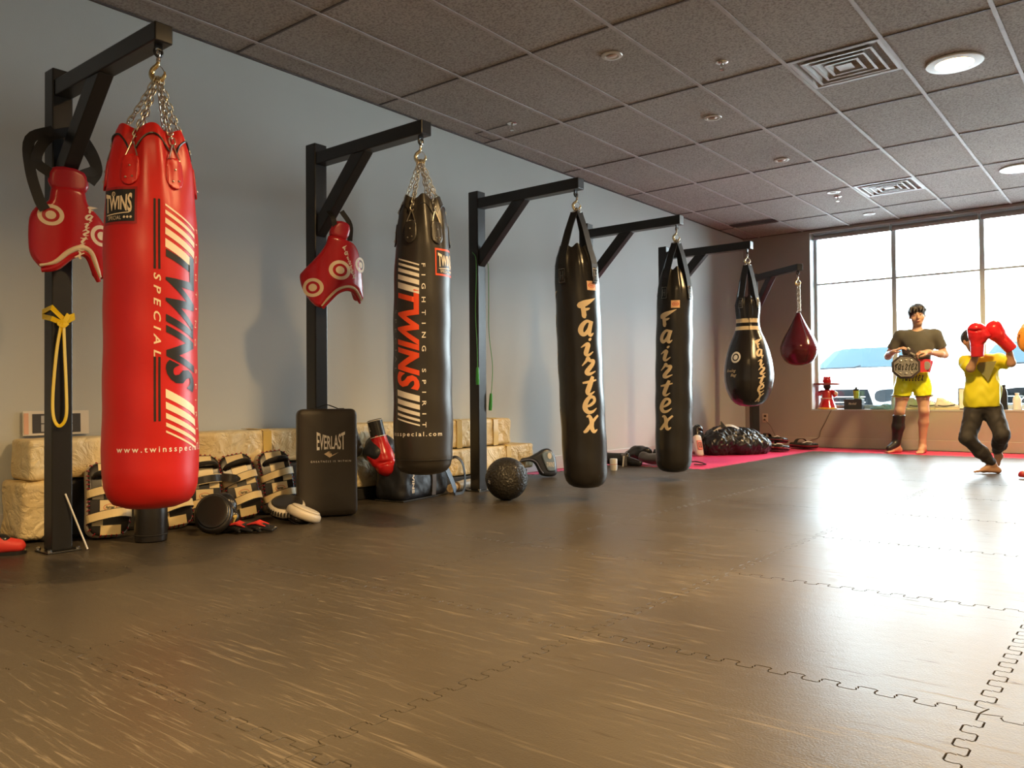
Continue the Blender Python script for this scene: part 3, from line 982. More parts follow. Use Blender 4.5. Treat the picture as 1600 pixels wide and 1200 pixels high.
def view_az(x, y, d, R_):
    """azimuth on a bag at (x, y) of the point d/R_ half widths right of its middle as the camera sees it"""
    return math.atan2(-y, 4.61 - x) + math.asin(max(-1, min(1, d / R_)))

def link_pts(c, d, side, L_=.022, W_=.0085):
    out = []
    for k in range(12):
        a = 2 * PI * k / 12
        x = math.cos(a) * W_; y = math.sin(a) * W_ + (L_ / 2 - W_) * (1 if math.sin(a) > 0 else -1)
        out.append(c + side * x + d * y)
    return out
def chain(parent, a, b_, r=.0028, L_=.030, W_=.0095, name='chain', seg=6):
    a, b_ = Vector(a), Vector(b_); d = (b_ - a); n = max(2, int(round(d.length / (L_ - 2.0 * r * 1.6)))); D = d.normalized()
    s1 = D.cross(Vector((0, 0, 1)));
    if s1.length < .1: s1 = D.cross(Vector((0, 1, 0)))
    s1.normalize(); s2 = D.cross(s1)
    q = math.radians(35); e1 = s1 * math.cos(q) + s2 * math.sin(q); e2 = -s1 * math.sin(q) + s2 * math.cos(q)
    mb = MB()
    for k in range(n):
        c = a + d * ((k + .5) / n)
        c = c + Vector((0, 0, -.012 * math.sin(PI * (k + .5) / n)))
        mb.tube(link_pts(c, D, e1 if k % 2 else e2, L_, W_), r, seg, closed=True)
    return mb.build(name, M_chain, parent, ang=0)
def hook(parent, top, s=1.0, m_=None):
    """swivel hook hanging from the eye bolt; returns the point where the load hangs"""
    T = Vector(top); m_ = m_ or M_brass
    mb = MB()
    mb.tube([T + Vector((.014 * s * math.cos(a), 0, -.005 * s + .020 * s * math.sin(a))) for a in np.linspace(0, 2 * PI, 15)[:-1]], .0045 * s, 8, closed=True)
    mb.lathe([(.004 * s, .0), (.010 * s, -.003 * s), (.011 * s, -.020 * s), (.006 * s, -.026 * s)], 12, c=T + Vector((0, 0, -.024 * s)))
    hk = mb.build('swivel', M_chrome, parent)
    pts = spline([(0, 0, -.045), (-.006, 0, -.062), (-.030, 0, -.085), (-.036, 0, -.112), (-.018, 0, -.140), (.012, 0, -.142), (.032, 0, -.120), (.034, 0, -.098)], 5)
    R_ = rotz(.6)
    n = len(pts); rr = [(.007 + .007 * math.sin(PI * min(1, (i + 2) / n) ** 1.0)) * s * (1 if i < n - 4 else .75) for i in range(n)]
    mb = MB(); mb.tube([T + (R_ @ Vector(p)) * s for p in pts], rr, 12)
    o = mb.build('hook', m_, parent)
    mb = MB(); mb.tube([T + (R_ @ Vector(p)) * s for p in ((-.002, 0, -.060), (.020, 0, -.078), (.033, 0, -.100))], .0025 * s, 6); mb.build('latch', M_chrome, o)
    return T + (R_ @ Vector((-.002, 0, -.128))) * s

def tab(bag, a, z0, m_, lab=None, zs=1.0):
    """riveted leather tab and triangular ring"""
    out = smooth_poly([(-.024, .040), (.024, .040), (.033, -.01), (.030, -.055), (0, -.078), (-.030, -.055), (-.033, -.01)], 3)
    R0 = bag.r(a, z0)
    bm = bmesh.new(); bm.faces.new([bm.verts.new((x, y * zs, 0)) for x, y in out])
    bmesh.ops.triangulate(bm, faces=bm.faces)
    cut2d(bm, .012)
    for v in bm.verts: v.co = Vector(bag.pt(a + v.co.x / R0, z0 + v.co.y, .006 - .003 * (abs(v.co.x) > .022)))
    me = bpy.data.meshes.new('tab'); bm.to_mesh(me); bm.free(); me.materials.append(m_)
    o = link('tab', me, bag.t, True, 0)
    sd = o.modifiers.new('thick', 'SOLIDIFY'); sd.thickness = .006; sd.offset = 0
    mb = MB()
    for (x, y) in ((-.010, -.048), (.012, -.044), (0, .0)):
        mb.ball(bag.pt(a + x / R0, z0 + y * zs, .010), .0042, 6)
    mb.build('rivet', M_chain, o)
    c = Vector(bag.pt(a, z0 + .040, .006)); tan = Vector((-math.sin(a), math.cos(a), 0))
    apex = Vector(bag.pt(a, z0 + .098, .006))
    mb = MB(); mb.tube([c - tan * .024, c + tan * .024, apex + tan * .003, apex - tan * .003], .0032, 8, closed=True)
    mb.build('ring', M_chain, bag.t)
    return apex
def stripes(n, w_, ang, th, gap):
    """slanted bars: each runs across (u) and drops by slope; th list of thickness, top to bottom"""
    q = []; v = 0
    for k in range(n):
        q.append([(0, v), (w_, v - ang * w_), (w_, v - th[k] - ang * w_), (0, v - th[k])]); v -= th[k] + gap
    return quads2d(q)
def down(bm, u0, v0):
    """turn text so it reads downwards (tops to the right)"""
    for v in bm.verts: v.co = (u0 + v.co.y, v0 - v.co.x, 0)
    return bm
def fit(bm, W_=None, H_=None):
    xs = [v.co.x for v in bm.verts]; ys = [v.co.y for v in bm.verts]
    a, b_, c, d = min(xs), max(xs), min(ys), max(ys)
    sx = W_ / (b_ - a) if W_ else 1; sy = H_ / (d - c) if H_ else 1
    for v in bm.verts: v.co = ((v.co.x - a) * sx, (v.co.y - c) * sy, 0)
    return bm

def twins_bag(lab, y, zb, prof, m_, big, small, line, x=1.49, lean=(0, 0), tabs=(-28, 32), dx=0, s=1.0, R0=.186):
    b_ = Bag('heavy_bag', lab, (x, y, zb), prof, m_, lean=lean, folds=6, fold_amp=.013, fold_z=(b_top(prof) - .40, b_top(prof) - .02), phase=0)
    return b_
def b_top(prof): return max(p[0] for p in prof)

# ---- red bag
zb = .272
prof = [(0, .055), (.006, .100), (.022, .142), (.05, .162), (.09, .175), (.14, .180), (.24, .180), (.5, .176), (.8, .176), (1.05, .177), (1.22, .173), (1.32, .167), (1.42, .158), (1.50, .143), (1.55, .130), (1.572, .118)]
x1, y1 = 1.432, 1.64
al = math.atan2(-y1, 4.61 - x1)
B1 = Bag('heavy_bag', 'tall red leather punching bag with black and cream lettering, nearest the viewer', (x1, y1, zb), prof, M_red, folds=6, fold_amp=.010, fold_z=(1.06, 1.46), phase=al + math.radians(2), kk=.946)
hp = hook(B1.t, (x1 * 0 + 1.49 - x1, 0, 2.207 - .076 - .032 - zb), .78)
for k in range(6):
    a = al + math.radians(2 + 30 + 60 * k)
    ap = tab(B1, a, 1.34, M_red)
    chain(B1.t, hp + Vector((.006 * math.cos(a), .006 * math.sin(a), 0)), Vector(ap) + Vector((0, 0, .008)), .0030, .034, .0105)
# rim flap
bm = bmesh.new()
for k in range(6):
    a0 = al + math.radians(2 + 60 * k)
mbf = MB()
for k in range(6):
    a0 = al + math.radians(2 + 60 * k); pts = []
    for q in np.linspace(-.42, .42, 13):
        pts.append(B1.pt(a0 + q, 1.475 - .35 * q * q, .004))
    mbf.tube(pts, .004, 6)
mbf.build('rim_piping', M_blackp, B1.t)
def v_at(z): return z
F1 = lambda d, z0: B1.fn(view_az(x1, y1, d, .186), z0, .186)
zc = lambda ypx: B1.kz(.261 + (797 - ypx) / 384.0 - zb)   # height on the bag of an image row
# TWINS
tw = fit(text2d('TWINS', 1, shear=.0, offset=.035), 1.0, 1.0)
uL = view_az(x1, y1, 21 / 393, .186); uR = view_az(x1, y1, 65 / 393, .186)
W1 = (uR - uL) * .186
def italic_down(bm, Lx, Hy, slope):
    fit(bm, Lx, Hy)
    for v in bm.verts:
        v.co = (v.co.x + v.co.y * slope, v.co.y, 0)
    return down(bm, 0, 0)
f0 = B1.fn(uL, zc(392), .186)
decal('main_lettering', italic_down(text2d('TWINS', 1, offset=.035), .545, W1, .44), B1.fn(uL, zc(371), .186), M_blackp, B1.t, .012, (0,))
decal('stripe_print', move2d(stripes(5, W1, .52, [.008, .015, .021, .027, .034], .016), 0, zc(316) - zc(392)), f0, M_cream, B1.t, .012, (0,))
decal('stripe_print', move2d(stripes(5, W1, .48, [.034, .027, .021, .015, .008], .016), 0, zc(609) - zc(392)), f0, M_cream, B1.t, .012, (0,))
uS = view_az(x1, y1, 3.5 / 393, .186)
decal('small_lettering', down(fit(text2d('SPECIAL', 1, shear=.25, offset=.02, spacing=1.7), .325, .027), 0, 0), B1.fn(uS, zc(427), .186), M_cream, B1.t, .012, (0,))
decal('pinstripe_print', quads2d([[(a, zc(t0)), (a + .0085, zc(t0)), (a + .0085, zc(t1)), (a, zc(t1))] for a in (.0, .017) for t0, t1 in ((310, 421), (559, 660))]), B1.fn(uS, 0, .186), M_blackp, B1.t, .012, (0, 1))
decal('small_lettering', down(fit(text2d('FIGHTING SPIRIT', 1, spacing=2.6), .88, .017), 0, 0), B1.fn(view_az(x1, y1, 67 / 393, .186), zc(346), .186), M_cream, B1.t, .012, (0,))
decal('web_address', fit(text2d('www.twinsspecial.com', 1, offset=.01, spacing=1.45), .46, .030), B1.fn(view_az(x1, y1, -49 / 393, .186), zc(711), .188), M_whitep, B1.t, .012, (0,))
def twins_label(bag, a0, z0, R0, w_, h_, bg, fg, rim, reg=True):
    f = bag.fn(a0, z0, R0)
    decal('label_border', quads2d([[(-w_ / 2, -h_ / 2), (w_ / 2, -h_ / 2), (w_ / 2, h_ / 2), (-w_ / 2, h_ / 2)]]), f, rim, bag.t, .012)
    f2 = bag.fn(a0, z0, R0, .0022)
    w2, h2 = w_ * .90, h_ * .86
    decal('label_panel', quads2d([[(-w2 / 2, -h2 / 2), (w2 / 2, -h2 / 2), (w2 / 2, h2 / 2), (-w2 / 2, h2 / 2)]]), f2, bg, bag.t, .012)
    t_ = fit(text2d('TWINS', 1, offset=.03), w2 * .86, h2 * .42)
    for v in t_.verts:
        q = (v.co.x / (w2 * .86) - .5) * 2
        v.co.y = (v.co.y - h2 * .21) * (1 + .55 * abs(q) ** 1.6) + .15 * h2 * 0
    move2d(t_, -w2 * .43, h2 * .08)
    s_ = move2d(fit(text2d('SPECIAL', 1, spacing=1.2), w2 * .45, h2 * .12), -w2 * .32, -h2 * .44)
    l_ = quads2d([[(-w2 * .40, -h2 * .30), (w2 * .36, -h2 * .24), (w2 * .36, -h2 * .21), (-w2 * .40, -h2 * .27)]])
    st = bmesh.new()
    for q in range(3): ring2d(st, (w2 * (.22 + .09 * q), -h2 * .37), 0, h2 * .045, 5)
    decal('label_lettering', merge2d(t_, s_, l_, st), bag.fn(a0, z0, R0, .0030), fg, bag.t, .012)
    if reg:
        rb = ring2d(bmesh.new(), (-w2 * .12, h2 * .36), h2 * .055, h2 * .075, 20)
        decal('registered_mark', merge2d(rb, move2d(fit(text2d('R', 1), h2 * .06, h2 * .07), -w2 * .12 - h2 * .03, h2 * .325)), bag.fn(a0, z0, R0, .0030), fg, bag.t, 0)
M_labelrim = mat('dark_red_leather_patch', (.33, .012, .012), .4)
twins_label(B1, view_az(x1, y1, -50 / 393, .186), zc(322), .180, .165, .145, M_blackp, M_cream, M_labelrim)

# ---- black bag with orange lettering
zb = .293; x2, y2 = 1.497, 3.12
prof = [(0, .06), (.006, .095), (.02, .125), (.045, .145), (.09, .156), (.2, .160), (.6, .158), (.9, .157), (1.1, .153), (1.25, .147), (1.36, .138), (1.44, .124), (1.50, .108), (1.528, .096)]
al2 = math.atan2(-y2, 4.61 - x2)
B2 = Bag('heavy_bag', 'black leather punching bag with orange red lettering reading downwards', (x2, y2, zb), prof, M_blk, folds=6, fold_amp=.009, fold_z=(1.06, 1.44), phase=al2 + math.radians(4), kk=.964)
hp = hook(B2.t, (1.49 - x2, 0, 2.207 - .076 - .032 - zb), .78, mat('pale_brass_hook', (.75, .66, .45), .25, metal=1.0))
for k in range(6):
    a = al2 + math.radians(4 + 30 + 60 * k)
    ap = tab(B2, a, 1.305, M_blk)
    chain(B2.t, hp + Vector((.006 * math.cos(a), .006 * math.sin(a), 0)), Vector(ap) + Vector((0, 0, .008)), .0030, .034, .0105)
mbf = MB()
for k in range(6):
    a0 = al2 + math.radians(4 + 60 * k)
    mbf.tube([B2.pt(a0 + q, 1.445 - .34 * q * q, .003) for q in np.linspace(-.42, .42, 13)], .003, 6)
mbf.build('rim_piping', M_blackp, B2.t)
SC2 = 290.0
zc2 = lambda ypx: B2.kz(.289 + (742 - ypx) / 289.0 - zb)
va = lambda d, R_=.158: view_az(x2, y2, d / SC2, R_)
uL = va(-38); uR = va(-5); W2 = (uR - uL) * .158
f0 = B2.fn(uL, 0, .158)
T = italic_down(text2d('TWINS', 1, offset=.035), .53, W2, .28)
decal('main_lettering', T, B2.fn(uL, zc2(442), .158), M_orangep, B2.t, .012, (0,))
decal('stripe_print', move2d(stripes(5, W2, .30, [.008, .013, .019, .026, .032], .015), 0, zc2(399)), f0, M_whitep, B2.t, .012, (0,))
decal('stripe_print', move2d(stripes(5, W2, .26, [.032, .026, .019, .013, .008], .015), 0, zc2(608)), f0, M_whitep, B2.t, .012, (0,))
decal('small_lettering', down(fit(text2d('FIGHTING SPIRIT', 1, spacing=2.6, offset=.012), .86, .021), 0, 0), B2.fn(va(-1.5), zc2(410), .158), M_whitep, B2.t, .012, (0,))
decal('small_lettering', down(fit(text2d('SPECIAL', 1, spacing=1.9), .33, .024), 0, 0), B2.fn(va(-42.8), zc2(481), .158), mat('grey_print', (.30, .27, .24), .45), B2.t, .012, (0,))
decal('pinstripe_print', quads2d([[(0, zc2(398)), (.010, zc2(398)), (.010, zc2(476)), (0, zc2(476))], [(0, zc2(580)), (.010, zc2(580)), (.010, zc2(660)), (0, zc2(660))]]), B2.fn(va(-43), 0, .158), mat('maroon_print', (.12, .02, .015), .45), B2.t, .012)
wa = fit(text2d('www.twinsspecial.com', 1, offset=.012, spacing=1.4), .47, .030)
decal('web_address', move2d(wa, -.47, 0), B2.fn(va(28), zc2(684), .159), M_whitep, B2.t, .012, (0,))
twins_label(B2, va(37.5), zc2(406), .153, .150, .145, M_blk, M_cream, M_orangep, reg=False)
mb = MB(); mb.tube([B2.pt(a, .085, .001) for a in np.linspace(0, 2 * PI, 65)[:-1]], .0025, 6, closed=True); mb.build('bottom_piping', M_blackp, B2.t)

# ---- long black bags with webbing straps and brush script
def strap_bag(lab, x, y, zb, prof, lean, word_a, word_z, size, pitch, lab_a, lab_z, ph, zst, SCL, name='heavy_bag', wide=1.0, m_=None, patches=True, ns=4, tz=.16, extra=None, hooks=1.0, k=.975):
    b_ = Bag(name, lab, (x, y, zb), prof, m_ or M_blk2, lean=lean, folds=8, fold_amp=.008, kk=k, fold_z=(b_top(prof) - .42, b_top(prof) - .05), phase=ph)
    top = Vector((1.49 - x, 0, 2.207 - .076 - .032 - zb))
    hp = hook(b_.t, top, hooks * .72, mat('pale_brass_hook', (.75, .66, .45), .25, metal=1.0))
    mb = MB(); 
    mb.tube([hp + Vector((.028 * math.cos(a), .028 * math.sin(a), -.028)) for a in np.linspace(0, 2 * PI, 17)[:-1]], .005, 8, closed=True)
    for a in (0, PI / 2, PI, 1.5 * PI): mb.tube([hp + Vector((0, 0, .004)), hp + Vector((.028 * math.cos(a), .028 * math.sin(a), -.028))], .004, 6)
    mb.build('shackle', M_chrome, b_.t)
    for k in range(ns):
        a = ph + 2 * PI * (k + .5) / ns
        p1 = hp + Vector((.026 * math.cos(a), .026 * math.sin(a), -.030))
        zt = b_.top
        seq = [(p1, Vector((math.cos(a), math.sin(a), .2)))]
        for q in (zt - .03, zt - .08, zt - .13, zt - tz - .06):
            seq.append((Vector(b_.pt(a, q, .006)), Vector((math.cos(a), math.sin(a), .15))))
        mid = (seq[0][0] * .55 + seq[1][0] * .45) + Vector((.006 * math.cos(a), .006 * math.sin(a), 0))
        seq.insert(1, (mid, seq[0][1]))
        mb = MB(); mb.band([s_[0] for s_ in seq], [s_[1] for s_ in seq], .062, .005); st = mb.build('strap', M_web, b_.t, smooth=False)
        if patches:
            R0 = b_.r(a, zt - tz - .08)
            f = b_.fn(a, zt - tz - .05, R0, .012)
            decal('strap_patch', quads2d([[(-.030, -.055), (.030, -.055), (.030, .055), (-.030, .055)]]), b_.fn(a, zt - tz - .05, R0, .0105), b_.body.data.materials[0], b_.t, .012)
            q_ = []
            for (u0, v0, u1, v1) in ((-.022, -.046, .022, -.044), (-.022, .044, .022, .046), (-.023, -.046, -.021, .046), (.021, -.046, .023, .046), (-.010, -.03, -.008, .03), (.008, -.03, .010, .03), (-.01, -.001, .01, .001)):
                q_.append([(u0, v0), (u1, v0), (u1, v1), (u0, v1)])
            decal('stitching', quads2d(q_), f, M_chain, b_.t, .012)
    if word_a is not None:
        a0 = word_a
        R0 = b_.r(a0, word_z)
        decal('brush_lettering', brush2d('fairtex', size, pitch, wide=wide), b_.fn(a0, word_z, R0), M_gold, b_.t, .012)
    if lab_a is not None:
        R0 = b_.r(lab_a, lab_z)
        decal('label_patch', quads2d([[(-.036, -.031), (.036, -.031), (.036, .031), (-.036, .031)]]), b_.fn(lab_a, lab_z, R0), mat('peach_label', (.85, .52, .30), .5), b_.t, .012)
        e1 = ring2d(bmesh.new(), (0, 0), .017, .0205, 24)
        for v in e1.verts: v.co.x *= 1.35; v.co.y *= .8
        decal('label_lettering', merge2d(e1, move2d(fit(text2d('Fairtex', 1, shear=.3, offset=.02), .034, .014), -.017, -.006)), b_.fn(lab_a, lab_z, R0, .0022), M_redline, b_.t, 0)
    return b_
x3, y3 = 1.545, 4.632
prof = [(0, .05), (.008, .09), (.025, .118), (.05, .136), (.09, .147), (.2, .152), (.6, .152), (1.0, .153), (1.25, .153), (1.42, .150), (1.54, .143), (1.60, .128), (1.64, .112), (1.67, .10)]
z0 = .085
lean3 = (-.035 * .78, -.035 * .6247)
al3 = math.atan2(-y3, 4.61 - x3)
px3 = lambda d, z, R_=.152: al3 + math.asin(max(-1, min(1, d / 228 / R_)))
zc3 = lambda ypx: .62 + (.076 + (764 - ypx) / 227.5 - z0 - .62) * .973
B3 = strap_bag('long black glossy punching bag, larger pale brush lettering, third from the viewer', x3, y3, z0, prof, lean3, px3(-1, 0), zc3(497), .117, .128, px3(22.5, 0), zc3(447), al3 + .12, 0, 228, wide=1.05)
x4, y4 = 1.440, 6.11
z0 = .072
al4 = math.atan2(-y4, 4.61 - x4)
px4 = lambda d, R_=.152: al4 + math.asin(max(-1, min(1, d / 188 / R_)))
zc4 = lambda ypx: .633 + (.057 + (740 - ypx) / 187.5 - z0 - .633) * .977
prof4 = [(a, b_ * (1.0 if a < 1.2 else .985)) for a, b_ in prof]
prof4 = [(0, .05), (.008, .09), (.025, .118), (.05, .136), (.09, .147), (.2, .153), (.6, .154), (1.0, .153), (1.25, .150), (1.45, .146), (1.55, .138), (1.62, .122), (1.68, .106), (1.72, .09)]
B4 = strap_bag('long black glossy punching bag over the edge of the pink mats, fourth in line', x4, y4, z0, prof4, (.012, .012), px4(-21.5), zc4(508), .119, .142, px4(1.5), zc4(474), al4 + .20, 0, 188, wide=1.05)
# second word on the far side of the third bag, seen edge on
decal('brush_lettering', brush2d('fairtex', .132, .128), B3.fn(al3 - math.radians(122), zc3(490), .152), M_gold, B3.t, .012)

# ---- bowling pin bag
x5, y5 = 1.487, 7.60
z0 = .598; s5 = 160.0
pp = [(635.6, 6), (634.5, 14), (631, 21), (625, 27), (617, 31.5), (608, 35), (596, 37), (584, 37.2), (572, 36.6), (562, 35.2), (550, 32.2), (540, 29.0), (530, 25.5), (522, 22.2), (515, 19.6), (508, 17.8), (500, 17.0), (492, 17.2), (484, 18.0), (476, 18.4), (470, 17.6), (464, 15.2), (460.5, 12.5)]
prof5 = [((635.6 - a) / s5, b_ / s5) for a, b_ in pp]
al5 = math.atan2(-y5, 4.61 - x5)
zc5 = lambda ypx: (635.6 - ypx) / s5
M_pin = leather('pin_bag_black_leather', (.020, .017, .017), .22)
B5 = strap_bag('black bowling pin shaped punching bag with two pale bands round its neck', x5, y5, z0, prof5, (0, 0), None, 0, 0, 0, None, 0, al5 + .2, 0, s5, name='bowling_bag', m_=M_pin, ns=4, tz=.02, hooks=1.0)
for (a, b_) in ((499.5, 506), (511.5, 517.5)):
    q = [[(-PI + 2 * PI * k / 64, zc5(b_)), (-PI + 2 * PI * (k + 1) / 64, zc5(b_)), (-PI + 2 * PI * (k + 1) / 64, zc5(a)), (-PI + 2 * PI * k / 64, zc5(a))] for k in range(64)]
    decal('neck_band', quads2d(q), lambda u, v: B5.pt(u, v, .0015), M_gold, B5.t, .012, (1,))
px5 = lambda d, R_: al5 + math.asin(max(-1, min(1, d / s5 / R_)))
decal('brush_lettering', brush2d('fairtex', .082, .0855, wide=1.15), B5.fn(px5(12, .22), zc5(546), .225), M_gold, B5.t, .012)
tg = ring2d(ring2d(bmesh.new(), (0, 0), .036, .054), (0, 0), 0, .024)
decal('target_print', tg, B5.fn(px5(-19.5, .225), zc5(560), .225), M_whitep, B5.t, .012)
decal('script_lettering', merge2d(fit(text2d('Bowling', 1, shear=.5), .115, .036), move2d(fit(text2d('Bag', 1, shear=.5), .068, .036), .055, -.042)), B5.fn(px5(-31, .225), zc5(584), .225), M_gold, B5.t, .012)
mb = MB()
for k in range(2): mb.tube([B5.pt(al5 + a, z, .001) for a, z in [(PI * k + .1, q) for q in np.linspace(.02, 1.0, 26)]], .0022, 6)
mb.build('seam', M_blackp, B5.t)

# ---- teardrop bag
x6, y6 = 1.333, 9.467
z0 = 1.05; s6 = 134.0
pp = [(572, 5), (571, 11), (568, 17.5), (563, 22.5), (556, 26.5), (549, 28.2), (542, 28.0), (535, 25.6), (528, 22.4), (520, 18.0), (513, 14.2), (506, 10.4), (499, 7.0), (494, 4.6), (490, 3.2)]
prof6 = [((572 - a) / s6, b_ / s6) for a, b_ in pp]
B6 = Bag('teardrop_bag', 'shiny dark red teardrop punching bag hanging in the corner by the window', (x6, y6, z0), prof6, M_mar, lump=.0008)
hp = hook(B6.t, (0, 0, 2.235 - .076 - .05 - z0), .8)
chain(B6.t, hp, (0, 0, B6.top + .03), .0042, .042, .014)
chain(B6.t, hp + Vector((.01, .01, 0)), (0.012, 0.01, B6.top + .03), .0042, .042, .014)
mb = MB(); mb.tube([(.018 * math.cos(a), .01 * math.sin(a) , B6.top + .012 + .024 * math.sin(a)) for a in np.linspace(0, 2 * PI, 15)[:-1]], .004, 8, closed=True); mb.build('ring', M_chrome, B6.t)
al6 = math.atan2(-y6, 4.61 - x6)
mb = MB()
for k in range(4): mb.tube([B6.pt(al6 + .5 + PI / 2 * k, z, .0) for z in np.linspace(.02, .56, 24)], .0022, 6)
mb.build('seam', mat('dark_seam', (.03, .004, .006), .4), B6.t)
# ================================================================== THINGS ALONG THE WALL
def paper_mat():
    m, nt, b = node_mat('kraft_paper')
    L = nt.links.new
    tc = nt.nodes.new('ShaderNodeTexCoord')
    vo = nt.nodes.new('ShaderNodeTexVoronoi'); vo.feature = 'DISTANCE_TO_EDGE'; vo.inputs['Scale'].default_value = 8
    n1 = nt.nodes.new('ShaderNodeTexNoise'); n1.inputs['Scale'].default_value = 7; n1.inputs['Detail'].default_value = 5; n1.inputs['Distortion'].default_value = 1.2
    n2 = nt.nodes.new('ShaderNodeTexNoise'); n2.inputs['Scale'].default_value = 2.5
    L(tc.outputs['Object'], n1.inputs['Vector']); L(tc.outputs['Object'], n2.inputs['Vector'])
    mxv = nt.nodes.new('ShaderNodeMix'); mxv.data_type = 'VECTOR'; mxv.inputs[0].default_value = .32
    L(tc.outputs['Object'], mxv.inputs[4]); L(n1.outputs['Color'], mxv.inputs[5]); L(mxv.outputs[1], vo.inputs['Vector'])
    r = nt.nodes.new('ShaderNodeValToRGB'); r.color_ramp.elements[0].color = (.70, .50, .20, 1); r.color_ramp.elements[1].color = (.86, .72, .44, 1)
    r.color_ramp.elements[0].position = .35; r.color_ramp.elements[1].position = .65
    L(n2.outputs['Fac'], r.inputs[0]); L(r.outputs[0], b.inputs['Base Color'])
    b.inputs['Roughness'].default_value = .42
    mr = nt.nodes.new('ShaderNodeMapRange'); mr.inputs[1].default_value = 0; mr.inputs[2].default_value = .30
    L(vo.outputs['Distance'], mr.inputs[0])
    ad = nt.nodes.new('ShaderNodeMath'); ad.operation = 'ADD'
    L(mr.outputs[0], ad.inputs[0]); L(n1.outputs['Fac'], ad.inputs[1])
    bp = nt.nodes.new('ShaderNodeBump'); bp.inputs['Strength'].default_value = .75; bp.inputs['Distance'].default_value = .007
    L(ad.outputs[0], bp.inputs['Height']); L(bp.outputs[0], b.inputs['Normal'])
    return m
M_paper = paper_mat()
M_foam = mat('black_foam', (.022, .020, .018), .7, bump=.3, bscale=90)
M_tape = mat('yellow_packing_tape', (.72, .50, .14), .25)
def bundle(lab, y0, y1, z0, z1, x0=.022, x1=.272, seed=0, core=True, tape=()):
    c = ((x0 + x1) / 2, (y0 + y1) / 2, (z0 + z1) / 2)
    t = thing('paper_bundle', lab, 'wrapped bundle', (c[0], c[1], z0), group='paper wrapped bundles stacked along the wall')
    hx, hy, hz = (x1 - x0) / 2, (y1 - y0) / 2, (z1 - z0) / 2
    def f(P):
        d = rbox(P, (0, 0, hz), (hx - .004, hy - .004, hz - .002), .022)
        w_ = wob(P, 16, seed) * .006 + np.abs(wob(P, 34, seed + 3)) * .006
        return d + w_ * np.clip((P[..., 2]) / .02, 0, 1) * np.clip((2 * hz - P[..., 2]) / .02, 0.2, 1)
    sdf_obj('paper_wrap', f, (-hx - .02, -hy - .02, -.01), (hx + .02, hy + .02, 2 * hz + .02), .011, M_paper, t)
    if tape:
        for ty in tape:
            mb = MB(); yy = ty - c[1]
            mb.band([(hx + .002, yy, .0), (hx + .003, yy, hz), (hx + .001, yy, 2 * hz - .01), (hx - .03, yy, 2 * hz + .002), (-hx + .01, yy, 2 * hz + .002)], [(1, 0, 0)] * 3 + [(0, 0, 1)] * 2, .06, .002)
            mb.build('packing_tape', M_tape, t, smooth=False)
    return t
bundle('crumpled brown paper bundle, upper one, behind the red bag and its rack', 1.62, 3.28, .305, .515, seed=1, tape=(2.98,))
bundle('crumpled brown paper bundle, upper one, from behind the strike shield to the third rack', 3.50, 5.42, .305, .530, seed=4, tape=(4.75, 5.2))
bundle('crumpled brown paper bundle, lower one, its end showing right of the third rack', 3.45, 5.72, .082, .300, seed=7, x1=.29, tape=(5.35,))
t = thing('foam_roll', 'long black foam block low against the wall under the first paper bundle', 'foam block', (.15, 2.47, 0))
mb = MB(); mb.box((0, .02, .150), (.235, 1.62, .296)); mb.build('foam_block', M_foam, t, smooth=False, bevel=.02)
def f(P):
    k = np.clip(P[..., 2] / .30, 0, 1)
    q = P.copy(); q[..., 0] = q[..., 0] + .02 * (1 - k)
    return rbox(q, (0, -.80, .16), (.135, .085, .145), .03) + wob(P, 18, 3) * .007 + np.abs(wob(P, 36, 5)) * .005
sdf_obj('paper_sleeve', f, (-.13, -.95, .0), (.17, -.66, .34), .009, M_paper, t)
mb = MB(); mb.box((.15, 4.55, .040), (.25, 2.15, .078))
tag(mb.build('foam_plank', M_foam, smooth=False, bevel=.008), 'flat black foam plank on the floor under the lower paper bundle', 'foam block')
mb = MB(); mb.box((.14, 3.36, .215), (.20, .12, .425))
tag(mb.build('foam_block', M_foam, smooth=False, bevel=.015), 'upright black foam block between the two upper paper bundles', 'foam block')
# print of a window leaning on the wall
t = thing('framed_print', 'small white bordered print of a dark barred window, on top of the first paper bundle', 'picture', (.022, 1.85, .522), rot=(0, -.03, 0))
mb = MB(); mb.box((0, 0, .066), (.006, .33, .128)); mb.build('mount', mat('white_card', (.72, .68, .62), .6), t, smooth=False)
mb = MB(); mb.box((.0045, .0, .064), (.003, .24, .100)); pi_ = mb.build('picture', mat('dark_print', (.05, .05, .06), .4), t, smooth=False)
mb = MB()
for a in range(4):
    for b_ in range(2): mb.box((.0068, -.062 + .041 * a, .040 + .045 * b_), (.0016, .034, .039))
mb.build('window_light', mat('pale_print_panes', (.42, .43, .46), .4), pi_, smooth=False)
mb = MB(); mb.box((.0052, -.150, .064), (.0018, .022, .110)); mb.build('colour_bar', mat('salmon_print', (.72, .42, .30), .5), pi_, smooth=False)
# white rod
mb = MB(); mb.tube([(.648, 1.735, .004), (.612, 1.650, .270)], .0042, 8)
tag(mb.build('thin_rod', M_whitep), 'thin white rod leaning on the foot of the nearest rack post', 'rod')

